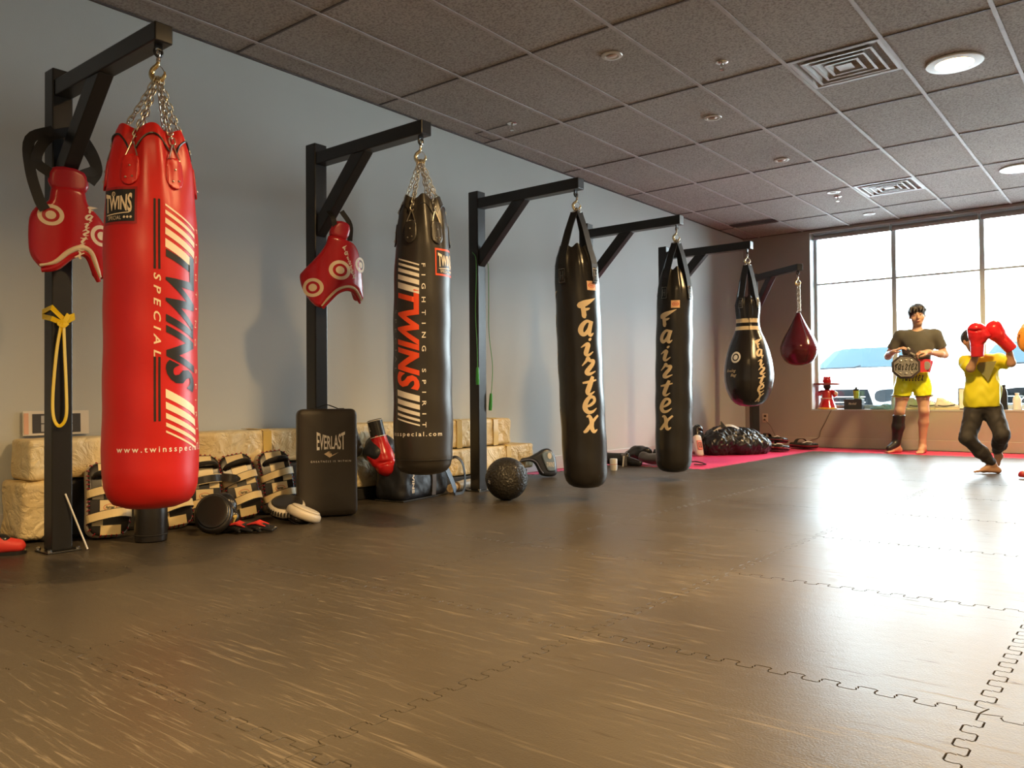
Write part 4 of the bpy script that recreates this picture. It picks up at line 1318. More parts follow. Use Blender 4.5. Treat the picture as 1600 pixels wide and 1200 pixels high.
# ---- kick pads
M_cushion = leather('cream_pad_leather', (.62, .56, .46), .4)
M_padblk = leather('black_pad_leather', (.022, .019, .017), .3)
M_patch = mat('pale_yellow_leather', (.82, .66, .36), .38, bump=.1, bscale=200)
M_stitch = mat('red_lacing', (.50, .02, .05), .5)
def bendpad(k=.55): return lambda s_, n, t_: (s_, n + k * (t_ - .20) ** 2 * 1.0, t_)
def kick_pad(lab, loc, rz, tilt=-.24, roll=0.0, black_strap=False, loose=False):
    t = thing('kick_pad', lab, 'kick pad', loc, group='cream and black kick pads leaning on the paper bundles', rot=(tilt, roll, rz))
    B = bendpad(.9)
    out = rrect(.205, .385, .065, 6, 0, .1925)
    pad('cushion', out, .050, .032, M_cushion, t, B, h=.0085)
    bp_ = pad('back_panel', rrect(.192, .372, .060, 6, 0, .1925), .010, .008, M_padblk, t, lambda s_, n, t_: B(s_, n - .046, t_), h=.006)
    mb = MB(); ro = rrect(.200, .380, .062, 6, 0, .1925)
    rr_ = []
    for (a, c), (a2, c2) in zip(ro, ro[1:] + ro[:1]):
        L_ = math.hypot(a2 - a, c2 - c); k = max(1, int(L_ / .011))
        rr_ += [(a + (a2 - a) * q / k, c + (c2 - c) * q / k) for q in range(k)]
    for i, (a, c) in enumerate(rr_):
        ca, cc = a * .93, .1925 + (c - .1925) * .965
        if i % 2: mb.tube([B(ca, -.060, cc), B(a * 1.0, -.050, c), B(a * 1.005, -.034, .1925 + (c - .1925) * 1.004)], .0028, 5)
    mb.build('lacing', M_stitch, t)
    def patch(x0, x1, z0, z1, n=-.0575, m_=M_patch, nm='cream_patch'):
        mb = MB(); vs = []
        K = 6
        for k in range(K + 1):
            z = z0 + (z1 - z0) * k / K
            for x in (x0, x1):
                vs.append(B(x, n - .001, z))
        for k in range(K + 1):
            z = z0 + (z1 - z0) * k / K
            for x in (x0, x1): vs.append(B(x, n + .006, z))
        o = 2 * (K + 1); fs = []
        for k in range(K):
            a = 2 * k
            fs += [(a, a + 1, a + 3, a + 2), (o + a, o + a + 2, o + a + 3, o + a + 1), (a, a + 2, o + a + 2, o + a), (a + 1, o + a + 1, o + a + 3, a + 3)]
        fs += [(0, o, o + 1, 1), (2 * K, 2 * K + 1, o + 2 * K + 1, o + 2 * K)]
        mb.add(vs, fs); return mb.build(nm, m_, bp_, smooth=False)
    patch(-.048, .052, .322, .372); patch(-.035, .055, .235, .300)
    patch(-.080, -.028, .185, .222); patch(.030, .085, .185, .222)
    lp = patch(-.045, .050, .105, .180)
    patch(-.080, -.030, .055, .095); patch(-.04, .055, .008, .055)
    mb = MB(); mb.tube([B(.002 + .030 * math.cos(a), -.0592, .143 + .016 * math.sin(a)) for a in np.linspace(0, 2 * PI, 25)[:-1]], .0012, 4, closed=True)
    mb.build('oval_mark', M_redline, lp)
    decal('mark_lettering', fit(text2d('Fairtex', 1, shear=.35, offset=.03), .044, .015), lambda u, v: B(-.020 + u, -.0592, .136 + v), M_blackp, lp, 0)
    mb = MB(); mb.tube(spline([B(-.068, -.052, .298), B(-.058, -.085, .312), B(-.01, -.100, .322), B(.04, -.098, .325), B(.068, -.082, .318), B(.078, -.052, .305)], 5), .0125, 10); mb.build('handle', M_padblk, t)
    for z_, sl in ((.222, .03), (.098, .02)):
        pts = spline([B(-.100, -.030, z_ - .012), B(-.094, -.068, z_ - .010), B(-.03, -.094, z_ + .004), B(.04, -.094, z_ + .014), B(.096, -.066, z_ + sl * .6), B(.102, -.025, z_ + sl * .6)], 4)
        mb = MB(); nn = [(p[0] * 3, -1, 0) for p in pts]
        mb.band(pts, nn, .040, .005)
        st = mb.build('strap', M_padblk if (black_strap and z_ > .2) else M_patch, t, smooth=False)
        mb = MB()
        for dz in (-.021, .021): mb.tube([(p[0], p[1], p[2] + dz) for p in pts], .0028, 5)
        mb.build('strap_edge', M_patch if (black_strap and z_ > .2) else M_blackp, st)
    if loose:
        mb = MB(); pts = spline([B(.098, -.06, .245), (.150, -.075, .235), (.205, -.06, .228)], 4)
        mb.band(pts, (0, -1, 0), [.044] * (len(pts) - 2) + [.030, .012], .005); mb.build('loose_strap', M_padblk, t, smooth=False)
    mb = MB()
    for sx in (-.066, .074): mb.ball(B(sx, -.058, .302), .0055, 6)
    mb.build('rivet', M_chrome, t)
    return t
R80 = math.radians(72)
kick_pad('kick pad at the left, between the nearest rack post and the red bag', (.44, 1.925, .012), math.radians(76), -.26, .04)
kick_pad('kick pad mostly hidden behind the bottom of the red bag, low and tilted', (.42, 2.30, .010), math.radians(78), -.33, -.12)
kick_pad('kick pad with a loose black strap sticking out, right of the red bag', (.39, 2.475, .012), math.radians(76), -.22, .02, True, True)
kick_pad('kick pad tilted to the left, behind the red and black gloves on the floor', (.425, 2.735, .012), math.radians(76), -.26, -.16)
kick_pad('kick pad at the right end of the row, next to the strike shield', (.405, 2.985, .012), math.radians(76), -.22, -.10)
# black roller under the red bag
t = thing('foam_roller', 'short black cylinder standing on the floor under the red bag', 'roller', (.654, 2.04, 0))
mb = MB(); mb.lathe([(.02, .005), (.068, .0), (.076, .006), (.077, .10), (.077, .20), (.073, .213), (.06, .216), (.045, .212), (.043, .19), (.01, .188)], 40); mb.build('roller_body', M_padblk, t)
mb = MB(); mb.tube([(.0775 * math.cos(a), .0775 * math.sin(a), .035) for a in np.linspace(0, 2 * PI, 41)[:-1]], .003, 5, closed=True); mb.build('rim', M_foam, t)

# ---- focus mitts
def disc_mitt(lab, loc, rot, m_face, m_side, m_back, r=.10, slots=False, dot=False, strap=True, elong=1.12, th=.026):
    t = thing('focus_mitt', lab, 'focus mitt', loc, rot=rot)
    out = [(r * math.cos(a) * (1 - .05 * math.sin(a)), r * elong * math.sin(a)) for a in np.linspace(0, 2 * PI, 33)[:-1]]
    F = lambda s_, n, t_: (s_, t_, n * (1 if n > 0 else 1) - .25 * (s_ * s_ + t_ * t_) + .002)
    pad('mitt_body', out, th, .022, m_side, t, F, h=.007)
    def fr(P):
        return ell(P, (0, 0, th + .004), (r * .86, r * .86 * elong, .010))
    sdf_obj('strike_face', lambda P: fr(P), (-r, -r * 1.2, th - .01), (r, r * 1.2, th + .02), .006, m_face, t)
    if dot:
        mb = MB(); mb.lathe([(.001, th + .010), (.030, th + .0125), (.032, th + .011), (.032, th + .008)], 24); mb.build('target_dot', m_side, t)
    if slots:
        mb = MB()
        for k in range(13):
            a = -PI * .92 + k * .155
            R_ = r * 1.005 + .004
            mb.box((R_ * math.cos(a), R_ * elong * math.sin(a), .004), (.010, .006, .022), R=rotz(a) @ roteul(0, 0, 0))
        mb.build('vent_slot', M_blackp, t, smooth=False)
    if strap:
        mb = MB(); mb.band(spline([(-r * .8, -.02, -th), (-r * .4, -.03, -th - .030), (r * .4, -.03, -th - .030), (r * .8, -.02, -th)], 4), (0, 0, -1), .05, .006); mb.build('wrist_strap', m_back, t, smooth=False)
        def fb(P): return smin(ell(P, (0, .03, -th - .012), (r * .62, r * .7, .022)), ell(P, (0, -.05, -th - .010), (r * .4, r * .4, .020)), .02)
        sdf_obj('hand_pocket', fb, (-r, -r * 1.2, -th - .05), (r, r * 1.2, -th + .03), .008, m_back, t)
    return t
disc_mitt('round black focus mitt lying tilted on the floor beside the red bag', (.735, 2.335, .108), (math.radians(62), math.radians(-8), math.radians(52)), M_padblk, M_padblk, M_padblk, .098)
disc_mitt('cream edged black focus mitt with slotted rim, in front of the kick pads', (.672, 2.835, .085), (math.radians(16), math.radians(10), math.radians(38)), M_padblk, M_cushion, M_padblk, .105, slots=True, dot=True)
disc_mitt('plain cream focus mitt lying against the foot of the strike shield', (.80, 2.86, .050), (math.radians(-14), math.radians(20), math.radians(20)), M_cushion, M_cushion, M_padblk, .098, strap=True)

# ---- gloves
def glove(name, lab, cat, loc, rot, m_, m_cuff, s_=1.0, parent=None, fist_sc=(1, 1, 1), group=None, trim=None, res=.0075):
    """boxing glove: wrist at the origin, knuckles towards +Z, thumb on -X"""
    t = thing(name, lab, cat, loc, rot=rot, group=group) if parent is None else parent
    def f(P):
        d = ell(P, (0, 0, .170), (.064, .058, .088))
        d = smin(d, ell(P, (.004, .022, .205), (.056, .050, .062)), .03)
        d = smin(d, cone(P, (0, 0, .02), (0, 0, .12), .046, .054), .035)
        th = limb(P, [((-.040, .012, .085), .024), ((-.066, .020, .135), .026), ((-.056, .026, .178), .022)], .02)
        d = smin(d, th, .012)
        d = smax(d, -cone(P, (-.075, .062, .19), (.075, .062, .19), .010, .010), .012)
        return d + .0012 * wob(P, 60, 2)
    g = lambda v: v * s_
    sdf_obj('glove_body', f, (-.11, -.08, -.01), (.09, .10, .29), res, m_, t, post=g)
    def f2(P): return smax(cone(P, (0, 0, -.08), (0, 0, .035), .045, .047), -cone(P, (0, 0, -.14), (0, 0, -.03), .036, .036), .006)
    c = sdf_obj('cuff', lambda P: smax(f2(P), -(P[..., 2] + .075), .004), (-.07, -.07, -.095), (.07, .07, .05), res, m_cuff, t, post=g)
    if trim:
        mb = MB(); mb.tube([(.0485 * s_ * math.cos(a), .0485 * s_ * math.sin(a), .030 * s_) for a in np.linspace(0, 2 * PI, 25)[:-1]], .003, 5, closed=True)
        mb.tube([(.047 * s_ * math.cos(a), .047 * s_ * math.sin(a), -.066 * s_) for a in np.linspace(0, 2 * PI, 25)[:-1]], .003, 5, closed=True); mb.build('cuff_piping', trim, t)
    return t
M_gred = leather('glossy_red_glove_leather', (.60, .018, .02), .22)
def aim(dirv, roll=0):
    """euler turning +Z to dirv"""
    q = Vector(dirv).to_track_quat('Z', 'Y').to_matrix() @ rotz(roll)
    return tuple(q.to_euler())
# red glove hanging over the duffel, cuff up
tg_ = glove('boxing_glove', 'glossy red boxing glove, knuckles down, on top of the duffel bag', 'boxing glove', (.43, 3.745, .475), aim((.20, .10, -.90), 1.2), M_gred, M_padblk, 1.15, trim=M_whitep)
R_ = Vector((.20, .10, -.90)).to_track_quat('Z', 'Y').to_matrix() @ rotz(1.2)
mb = MB()
for q in range(4):
    for sgn in (0,):
        pass
for z_ in (.098, .150): mb.tube([((.0575 + .014 * (z_ > .12)) * math.cos(a), (.0575 + .010 * (z_ > .12)) * math.sin(a), 1.15 * z_ + .010 * math.sin(a)) for a in np.linspace(0, 2 * PI, 25)[:-1]], .0030, 5, closed=True)
mb.build('white_piping', M_whitep, tg_)
for q, a in enumerate((PI * 1.35, PI * .9)):
    fn_ = lambda u, v, a=a: (.0560 * math.cos(a + u / .055), .0560 * math.sin(a + u / .055), -.030 + v)
    decal('cuff_lettering', move2d(fit(text2d('TWINS', 1, offset=.03), .052, .030), -.026, -.012), lambda u, v, f_=fn_: f_(u, v), M_whitep, tg_, .008, (0,))
glove('boxing_glove', 'dark grey boxing glove wedged between the strike shield and the red glove', 'boxing glove', (.30, 3.62, .53), aim((.05, .1, -1), .4), M_blk, mat('silver_cuff', (.35, .33, .30), .35), .85)

# ---- strike shield
t = thing('strike_shield', 'tall black rectangular strike shield with white lettering, leaning on the second rack post', 'strike shield', (.695, 3.105, .0), rot=(-.025, 0, math.radians(57)))
ID = lambda s_, n, t_: (s_, n, t_)
sh = pad('shield_body', rrect(.352, .640, .035, 5, 0, .323), .062, .020, mat('black_vinyl', (.040, .033, .026), .42, bump=.12, bscale=160), t, ID, h=.010, puff=.012)
def shf(e=.0775):
    return lambda u, v: (u, -e + .02 * (u / .2) ** 2, v)
ev = fit(text2d('EVERLAST', 1, offset=.018), .165, .078)
for v in ev.verts:
    q = (v.co.x / .165 - .5) * 2
    v.co.y = (v.co.y - .020) * (1 + .42 * abs(q) ** 1.5) + .012 * (1 - q * q) * -.2
FA = lambda dy, dz: (lambda u, v: (u + dy, -.0772 + .012 * ((u + dy) / .176) ** 4, v + dz))
decal('shield_lettering', move2d(ev, -.082, 0), FA(.018, .425), M_whitep, sh, .01, (0,))
bm = bmesh.new()
for q in ([(-.040, .0), (-.008, -.022), (.045, .008), (.006, -.008)], [(-.040, .0), (.006, -.008), (.004, .002), (-.018, .008)], [(-.040, 0), (-.018, .008), (.002, .010), (-.014, .0145)]):
    bm.faces.new([bm.verts.new((x, y, 0)) for x, y in q])
decal('chevron_mark', bm, FA(.018, .375), M_gold, sh, 0)
decal('shield_tagline', move2d(fit(text2d('GREATNESS IS WITHIN', 1, spacing=1.5), .235, .011), -.1175, 0), FA(.018, .325), M_whitep, sh, .01, (0,))
mb = MB(); mb.band(spline([(-.085, .0, .636), (-.05, .0, .652), (.0, .0, .668), (.05, .0, .652), (.085, .0, .636)], 4), (0, 0, 1), .035, .005); mb.build('carry_strap', M_web, t, smooth=False)
mb = MB(); mb.box((-.088, 0, .643), (.03, .045, .008)); mb.build('strap_anchor', M_web, t, smooth=False)
mb = MB(); mb.box((.088, 0, .643), (.03, .045, .008)); mb.build('strap_anchor', M_web, t, smooth=False)

# ---- duffel
rzD = math.radians(99.6)
M_duf = mat('navy_black_nylon', (.020, .022, .030), .45, bump=.35, bscale=25, bdist=.006)
t = thing('duffel_bag', 'long dark duffel bag with vertical white lettering, on the floor under the second bag', 'duffel bag', (.47, 4.04, 0), rzD)
def f(P):
    d = rbox(P, (0, 0, .145), (.285, .13, .142), .055)
    return d + .007 * wob(P, 14, 1) * np.clip(P[..., 2] / .03, 0, 1) + .004 * wob(P, 31, 4) * np.clip(P[..., 2] / .03, 0, 1)
db = sdf_obj('bag_body', f, (-.32, -.16, -.004), (.32, .16, .32), .011, M_duf, t)
mb = MB(); mb.box((0, 0, .006), (.54, .24, .010)); mb.build('base_panel', M_foam, t, smooth=False, bevel=.003)
decal('bag_lettering', down(fit(text2d('TWINS', 1, offset=.03), .19, .026), 0, 0), lambda u, v: (-.195 + u, -.1385, .245 + v), M_cream, t, 0)
mb = MB(); mb.band([(.06, -.139, .02), (.065, -.142, .12), (.06, -.138, .22), (.06, -.10, .285), (.06, 0, .296)], [(0, -1, 0)] * 3 + [(0, -.7, .7), (0, 0, 1)], .045, .004); mb.build('webbing', mat('brown_grey_webbing', (.09, .075, .07), .6), t, smooth=False)
mb = MB(); mb.band(spline([(.17, -.13, .27), (.20, -.17, .17), (.245, -.19, .06), (.275, -.18, .012), (.32, -.14, .008)], 5), (0, -1, .2), .05, .004); mb.build('shoulder_strap', mat('blue_webbing', (.10, .17, .32), .5), t, smooth=False)
mb = MB(); mb.band(spline([(.24, -.13, .25), (.30, -.17, .27), (.345, -.20, .22), (.36, -.21, .10), (.33, -.21, .015), (.24, -.20, .008)], 5), (0, -1, .1), .022, .004); mb.build('strap_loop', M_duf, t, smooth=False)
mb = MB(); mb.tube([(-.26, 0, .292), (.26, 0, .292)], .004, 6); mb.build('zip', M_foam, t)
def f(P):
    d = smin(ell(P, (0, 0, .09), (.10, .12, .09)), ell(P, (.03, -.08, .05), (.08, .07, .06)), .03)
    return d + .008 * wob(P, 22, 6)
o = sdf_obj('jacket', f, (-.16, -.18, -.03), (.16, .16, .22), .010, M_duf, None); o.location = (.40, 3.80, .275); tag(o, 'crumpled black jacket on the left end of the duffel bag', 'jacket')

# rolls behind
t = thing('mat_roll', 'short beige roll lying on the floor between the duffel bag and the silver tube', 'roll', (.50, 4.40, .033))
mb = MB(); mb.tube([(0, 0, 0), (-.14, .30, 0)], .031, 24); mb.build('roll_body', mat('beige_roll', (.66, .52, .34), .5), t)
mb = MB(); mb.tube(spline([(.026 * (1 - k / 26) * math.cos(k * .8) * .43 + .0, -.0006 + .026 * (1 - k / 26) * math.cos(k * .8) * .2 - .001, .026 * (1 - k / 26) * math.sin(k * .8)) for k in range(24)], 2), .0012, 4); mb.build('roll_end_spiral', mat('tan_core', (.45, .30, .16), .6), t)
t = thing('tube', 'silver grey cardboard tube lying on the floor left of the third rack', 'tube', (.47, 4.50, .037))
mb = MB()
d_ = Vector((-.152, .57, 0)).normalized()
mb.tube([(0, 0, 0), d_ * .60], .0355, 28); mb.build('tube_wall', mat('silver_wrap', (.62, .60, .56), .35), t)
mb = MB(); mb.tube([-d_ * .002, d_ * .001], .032, 24); mb.build('tube_end', mat('tan_plug', (.60, .44, .24), .6), t)

# ---- slam ball
m, nt, b = node_mat('slam_ball_rubber')
tc = nt.nodes.new('ShaderNodeTexCoord'); vo = nt.nodes.new('ShaderNodeTexVoronoi'); vo.inputs['Scale'].default_value = 62; vo.distance = 'CHEBYCHEV'
nt.links.new(tc.outputs['Object'], vo.inputs['Vector'])
bp = nt.nodes.new('ShaderNodeBump'); bp.inputs['Strength'].default_value = .9; bp.inputs['Distance'].default_value = .008; bp.invert = True
nt.links.new(vo.outputs['Distance'], bp.inputs['Height']); nt.links.new(bp.outputs[0], b.inputs['Normal'])
b.inputs['Base Color'].default_value = (.034, .031, .027, 1); b.inputs['Roughness'].default_value = .42
t = thing('slam_ball', 'round black textured slam ball on the floor in front of the third rack', 'slam ball', (1.10, 4.32, .1455))
mb = MB(); mb.ball((0, 0, 0), .1465, 40); sb_ = mb.build('ball', MATS['slam_ball_rubber'], t, ang=0)
ab = math.atan2(-4.32, 3.51)
def sph(a0, e0):
    return lambda u, v: tuple(Vector((math.cos(a0 + u / .147) * math.cos(e0 + v / .147), math.sin(a0 + u / .147) * math.cos(e0 + v / .147), math.sin(e0 + v / .147))) * .1485)
decal('ball_number', move2d(fit(text2d('20', 1, offset=.03), .026, .026), -.013, -.013, 1.35), sph(ab - .78, -.10), M_whitep, sb_, 0)
decal('ball_tick', quads2d([[(0, 0), (.006, -.008), (.020, .012), (.006, -.002)]]), sph(ab + .48, .62), M_whitep, sb_, 0)
# wedge behind the ball
mb = MB(); mb.add([(0, 0, 0), (.10, .04, 0), (.02, .01, .20), (.0, .05, 0), (.10, .09, 0), (.02, .06, .20)], [(0, 1, 2), (5, 4, 3), (0, 3, 4, 1), (1, 4, 5, 2), (2, 5, 3, 0)])
t = thing('corner_pad', 'thin black triangular pad standing behind the ball', 'pad', (.52, 4.86, 0)); mb.build('wedge', M_padblk, t, smooth=False)
mb = MB(); mb.tube([(.10, .035, .004), (.02, .005, .20)], .003, 6); mb.build('white_edge', M_whitep, t)

# ---- hip protector
M_navy = leather('dark_blue_grey_leather', (.045, .052, .075), .28)
t = thing('belly_protector', 'dark padded belly protector with pale blue printed badge, right of the ball against the wall', 'body protector', (.36, 5.62, .0), rot=(-.20, 0, math.radians(56)))
out = smooth_poly([(-.215, .155), (-.13, .175), (-.05, .185), (.03, .22), (.10, .255), (.16, .25), (.205, .19), (.215, .06), (.19, .015), (.11, .012), (.055, .03), (.03, .085), (.0, .135), (-.06, .15), (-.15, .13), (-.20, .12)], 3)
pb_ = pad('protector_body', out, .040, .030, M_navy, t, lambda s_, n, t_: (s_, n + .9 * s_ * s_ * 0.6, t_), h=.007)
out2 = smooth_poly([(.065, .20), (.11, .228), (.155, .222), (.185, .17), (.19, .07), (.15, .05), (.11, .06), (.085, .12)], 3)
pad('raised_panel', out2, .014, .010, mat('pale_blue_leather', (.24, .33, .46), .3), t, lambda s_, n, t_: (s_, n - .040 + .54 * s_ * s_, t_), h=.005)
bm = ring2d(bmesh.new(), (.135, .185), 0, .020, 20)
for v in bm.verts: v.co.y = .185 + (v.co.y - .185) * 1.4
decal('oval_badge', bm, lambda u, v: (u, -.0575 + .54 * u * u, v), M_whitep, t, 0)
decal('badge_lettering', fit(text2d('TWINS', 1, shear=.2, offset=.02), .075, .045), lambda u, v: (.100 + u, -.0575 + .54 * (u + .1) ** 2, .085 + v), M_whitep, t, 0)
mb = MB(); mb.tube([(x, -.034 + .54 * x * x, y) for x, y in spline([(-.19, .135), (-.06, .160), (.01, .135), (.045, .07), (.07, .035)], 5)], .007, 8); mb.build('rolled_edge', mat('blue_grey_piping', (.18, .20, .32), .25), t)

# ---- chest protectors on the racks
M_vred = leather('glossy_red_vest_leather', (.50, .014, .022), .20)
M_vcol = leather('red_collar_leather', (.46, .016, .03), .25)
M_creaml = leather('cream_trim_leather', (.78, .64, .44), .35)
def vest(lab, loc, rz, body, collar, band_, targets, word, side=None, radius=.30, tilt=0, straps=(), sc=1.0):
    t = thing('chest_protector', lab, 'body protector', loc, rot=(tilt, 0, rz), group='red chest protectors hung on the racks')
    B = lambda s_, n, t_: ((radius - n) * math.sin(s_ / radius), -(radius - n) * math.cos(s_ / radius) + radius, t_)
    # n < 0 faces the viewer
    out = smooth_poly(body, 4)
    pad('vest_body', out, .034, .028 * (.8 if sc < 1 else 1), M_vred, t, B, h=.0065)
    pad('collar', smooth_poly(collar, 3), .030, .020, M_vcol, t, B, h=.0065)
    bb = [(p[0], p[1]) for p in spline(band_, 5)]
    mb = MB(); pts = [B(p[0], -.026, p[1]) for p in bb]
    mb.tube(pts, [.013 * sc * (1 - .5 * abs(2 * i / (len(pts) - 1) - 1) ** 3) for i in range(len(pts))], 10); mb.build('trim_roll', M_creaml, t)
    mb = MB(); pts = [B(p[0] + .004, -.012, p[1] - .020 * sc) for p in bb]
    mb.tube(pts, [.019 * sc * (1 - .5 * abs(2 * i / (len(pts) - 1) - 1) ** 4) for i in range(len(pts))], 10); mb.build('padded_roll', M_vred, t)
    for (cx, cy, r_) in targets:
        bm = ring2d(ring2d(bmesh.new(), (cx, cy), r_ * .66, r_, 36), (cx, cy), 0, r_ * .40, 24)
        decal('target_print', bm, lambda u, v: B(u, -.0352, v), M_cream, t, .012)
    (wx, wy, ws, wp, wr) = word
    bm = brush2d('fairtex', ws, wp, wide=1.1); move2d(bm, wx, wy, wr)
    decal('brush_lettering', bm, lambda u, v: B(u, -.0354, v), M_cream, t, .012)
    for st in straps:
        pts = spline([B(*p) for p in st], 5)
        mb = MB(); mb.band(pts, (0, -1, 0), .045 * sc, .004); mb.build('strap', M_web, t, smooth=False)
    return t, B
# first rack
vest('red chest protector with target prints on the nearest rack, behind the red bag', (.70, 1.62, 1.52), math.radians(80),
     [(-.055, .165), (.060, .165), (.085, .10), (.14, .05), (.19, -.02), (.20, -.14), (.17, -.235), (.125, -.225), (.118, -.165), (.075, -.115), (.03, -.12), (-.01, -.16), (-.04, -.205), (-.085, -.222), (-.125, -.19), (-.15, -.13), (-.150, .00), (-.125, .06), (-.075, .095)],
     [(-.065, .155), (.075, .150), (.068, .245), (-.058, .250)],
     [(-.105, -.205), (-.05, -.185), (.0, -.135), (.05, -.108), (.09, -.125), (.118, -.19), (.135, -.235)],
     [(-.065, .025, .048), (.135, -.04, .050)], (.068, .060, .033, .037, -.22),
     straps=([(-.055, -.02, .21), (-.115, -.03, .26), (-.10, -.02, .34), (-.045, .01, .42)], [(-.055, .0, .42), (-.14, -.03, .36), (-.135, -.045, .22), (-.105, -.045, .09), (-.085, -.040, .045)],
             [(.055, -.02, .23), (.115, -.02, .28), (.075, .0, .37), (.03, .01, .42)], [(-.06, .0, .40), (.04, .01, .43), (.10, -.01, .36), (.125, -.02, .27), (.085, -.03, .20)]))
# second rack
def v2(a, b_): return ((a - 620) * .00056, (620 - b_) * .00053)
V2 = lambda L_: [v2(*p) for p in L_]
vest('red chest protector with three target prints hanging on the second rack', (.775, 3.105, 1.508), math.radians(64),
     V2([(570, 300), (735, 335), (830, 370), (900, 470), (950, 640), (990, 850), (1000, 960), (970, 1005), (930, 985), (860, 900), (800, 872), (740, 870), (640, 920), (560, 1010), (500, 1105), (440, 1105), (380, 1050), (300, 930), (262, 830), (255, 740), (300, 690), (400, 590), (480, 490), (530, 400)]),
     V2([(635, 135), (780, 165), (740, 335), (565, 295)]),
     V2([(490, 1100), (560, 1000), (640, 910), (740, 868), (830, 885), (900, 950), (955, 1005)]),
     [(v2(660, 692)[0], v2(660, 692)[1], .058), (v2(412, 895)[0], v2(412, 895)[1], .056), (v2(905, 600)[0], v2(905, 600)[1], .046)], (v2(690, 470)[0], v2(690, 470)[1], .024, .0285, .32), radius=.20, sc=.68,
     straps=([(v2(640, 300)[0], -.01, v2(640, 300)[1]), (v2(600, 120)[0], -.03, v2(600, 120)[1]), (v2(560, 20)[0], .01, v2(560, 20)[1])], [(v2(790, 340)[0], -.01, v2(790, 340)[1]), (v2(780, 160)[0], -.02, v2(780, 160)[1]), (v2(700, 10)[0], .0, v2(700, 10)[1])]))

# ---- yellow band on the first post
M_band = mat('yellow_latex', (.88, .62, .01), .38)
t = thing('resistance_band', 'yellow rubber loop band knotted round the nearest rack post', 'resistance band', (.56, 1.64, 1.10))
h_ = .050
mb = MB()
for dz, sl in ((0, .018), (-.022, -.012)):
    pts = [(h_, -h_, dz + .02 + sl), (h_, h_ * 0, dz - .012), (h_, h_, dz + .015 - sl * .5), (-h_, h_, dz + .02), (-h_, -h_, dz + .024)]
    nn = [(1, -1, 0), (1, 0, 0), (1, 1, 0), (-1, 1, 0), (-1, -1, 0)]
    mb.band(pts, nn, .024, .005, closed=True)
mb.build('wrap', M_band, t, smooth=False)
mb = MB(); mb.band(spline([(.056, .022, .010), (.064, .0, -.022), (.060, -.022, -.034), (.066, -.006, -.046), (.062, .014, -.030)], 4), (1, 0, 0), .020, .007); mb.build('knot', M_band, t, smooth=False)
mb = MB()
pts = spline([(.062, -.012, -.035), (.066, -.034, -.16), (.070, -.052, -.36), (.072, -.050, -.47), (.074, -.026, -.512), (.074, .004, -.470), (.070, .006, -.34), (.067, .000, -.16), (.064, -.003, -.035)], 6)
mb.band(pts, (1, .35, 0), .015, .004); mb.build('hanging_loop', M_band, t, smooth=False)

# ---- skipping ropes
M_rope = mat('green_cord', (.10, .42, .12), .4)
M_gh = mat('green_handle', (.05, .36, .07), .35)
M_bh = mat('black_handle', (.02, .02, .02), .4)
def rope(lab, loc, pa, pb, hm, m_, twist=0.0, hd=None):
    t = thing('skipping_rope', lab, 'skipping rope', loc)
    for pts, nm in ((pa, 'a'), (pb, 'b')):
        P = spline(pts, 8)
        mb = MB(); mb.tube(P, .0028, 6); mb.build('cord', m_, t)
        e = Vector(P[-1]); d = (e - Vector(P[-4])).normalized(); d = (d + Vector((0, 0, -1.4))).normalized()
        mb = MB(); mb.tube([e, e + d * .02, e + d * .10, e + d * .13], [.009, .012, .0145, .0125], 12); mb.build('handle', hm, t)
    return t
rope('green skipping rope hanging on the third rack post, both green handles low', (.585, 4.62, 0),
     [(.0, -.055, 1.80), (.035, -.056, 1.75), (.040, -.058, 1.6), (.03, -.058, 1.35), (.045, -.060, 1.1), (.050, -.062, .93)],
     [(.0, .055, 1.82), (.056, .058, 1.72), (.062, .060, 1.5), (.058, .064, 1.2), (.070, .088, .95), (.072, .075, .78), (.070, .070, .735)], M_gh, M_rope)
rope('thin green skipping rope hanging on the fourth rack beside the third bag', (.585, 6.12, 0),
     [(.02, .055, 1.90), (.056, .058, 1.80), (.06, .06, 1.4), (.06, .06, 1.1), (.062, .07, .88)],
     [(.055, -.05, 1.90), (.06, -.056, 1.8), (.062, -.058, 1.3), (.062, -.06, .98)], M_bh, M_rope)
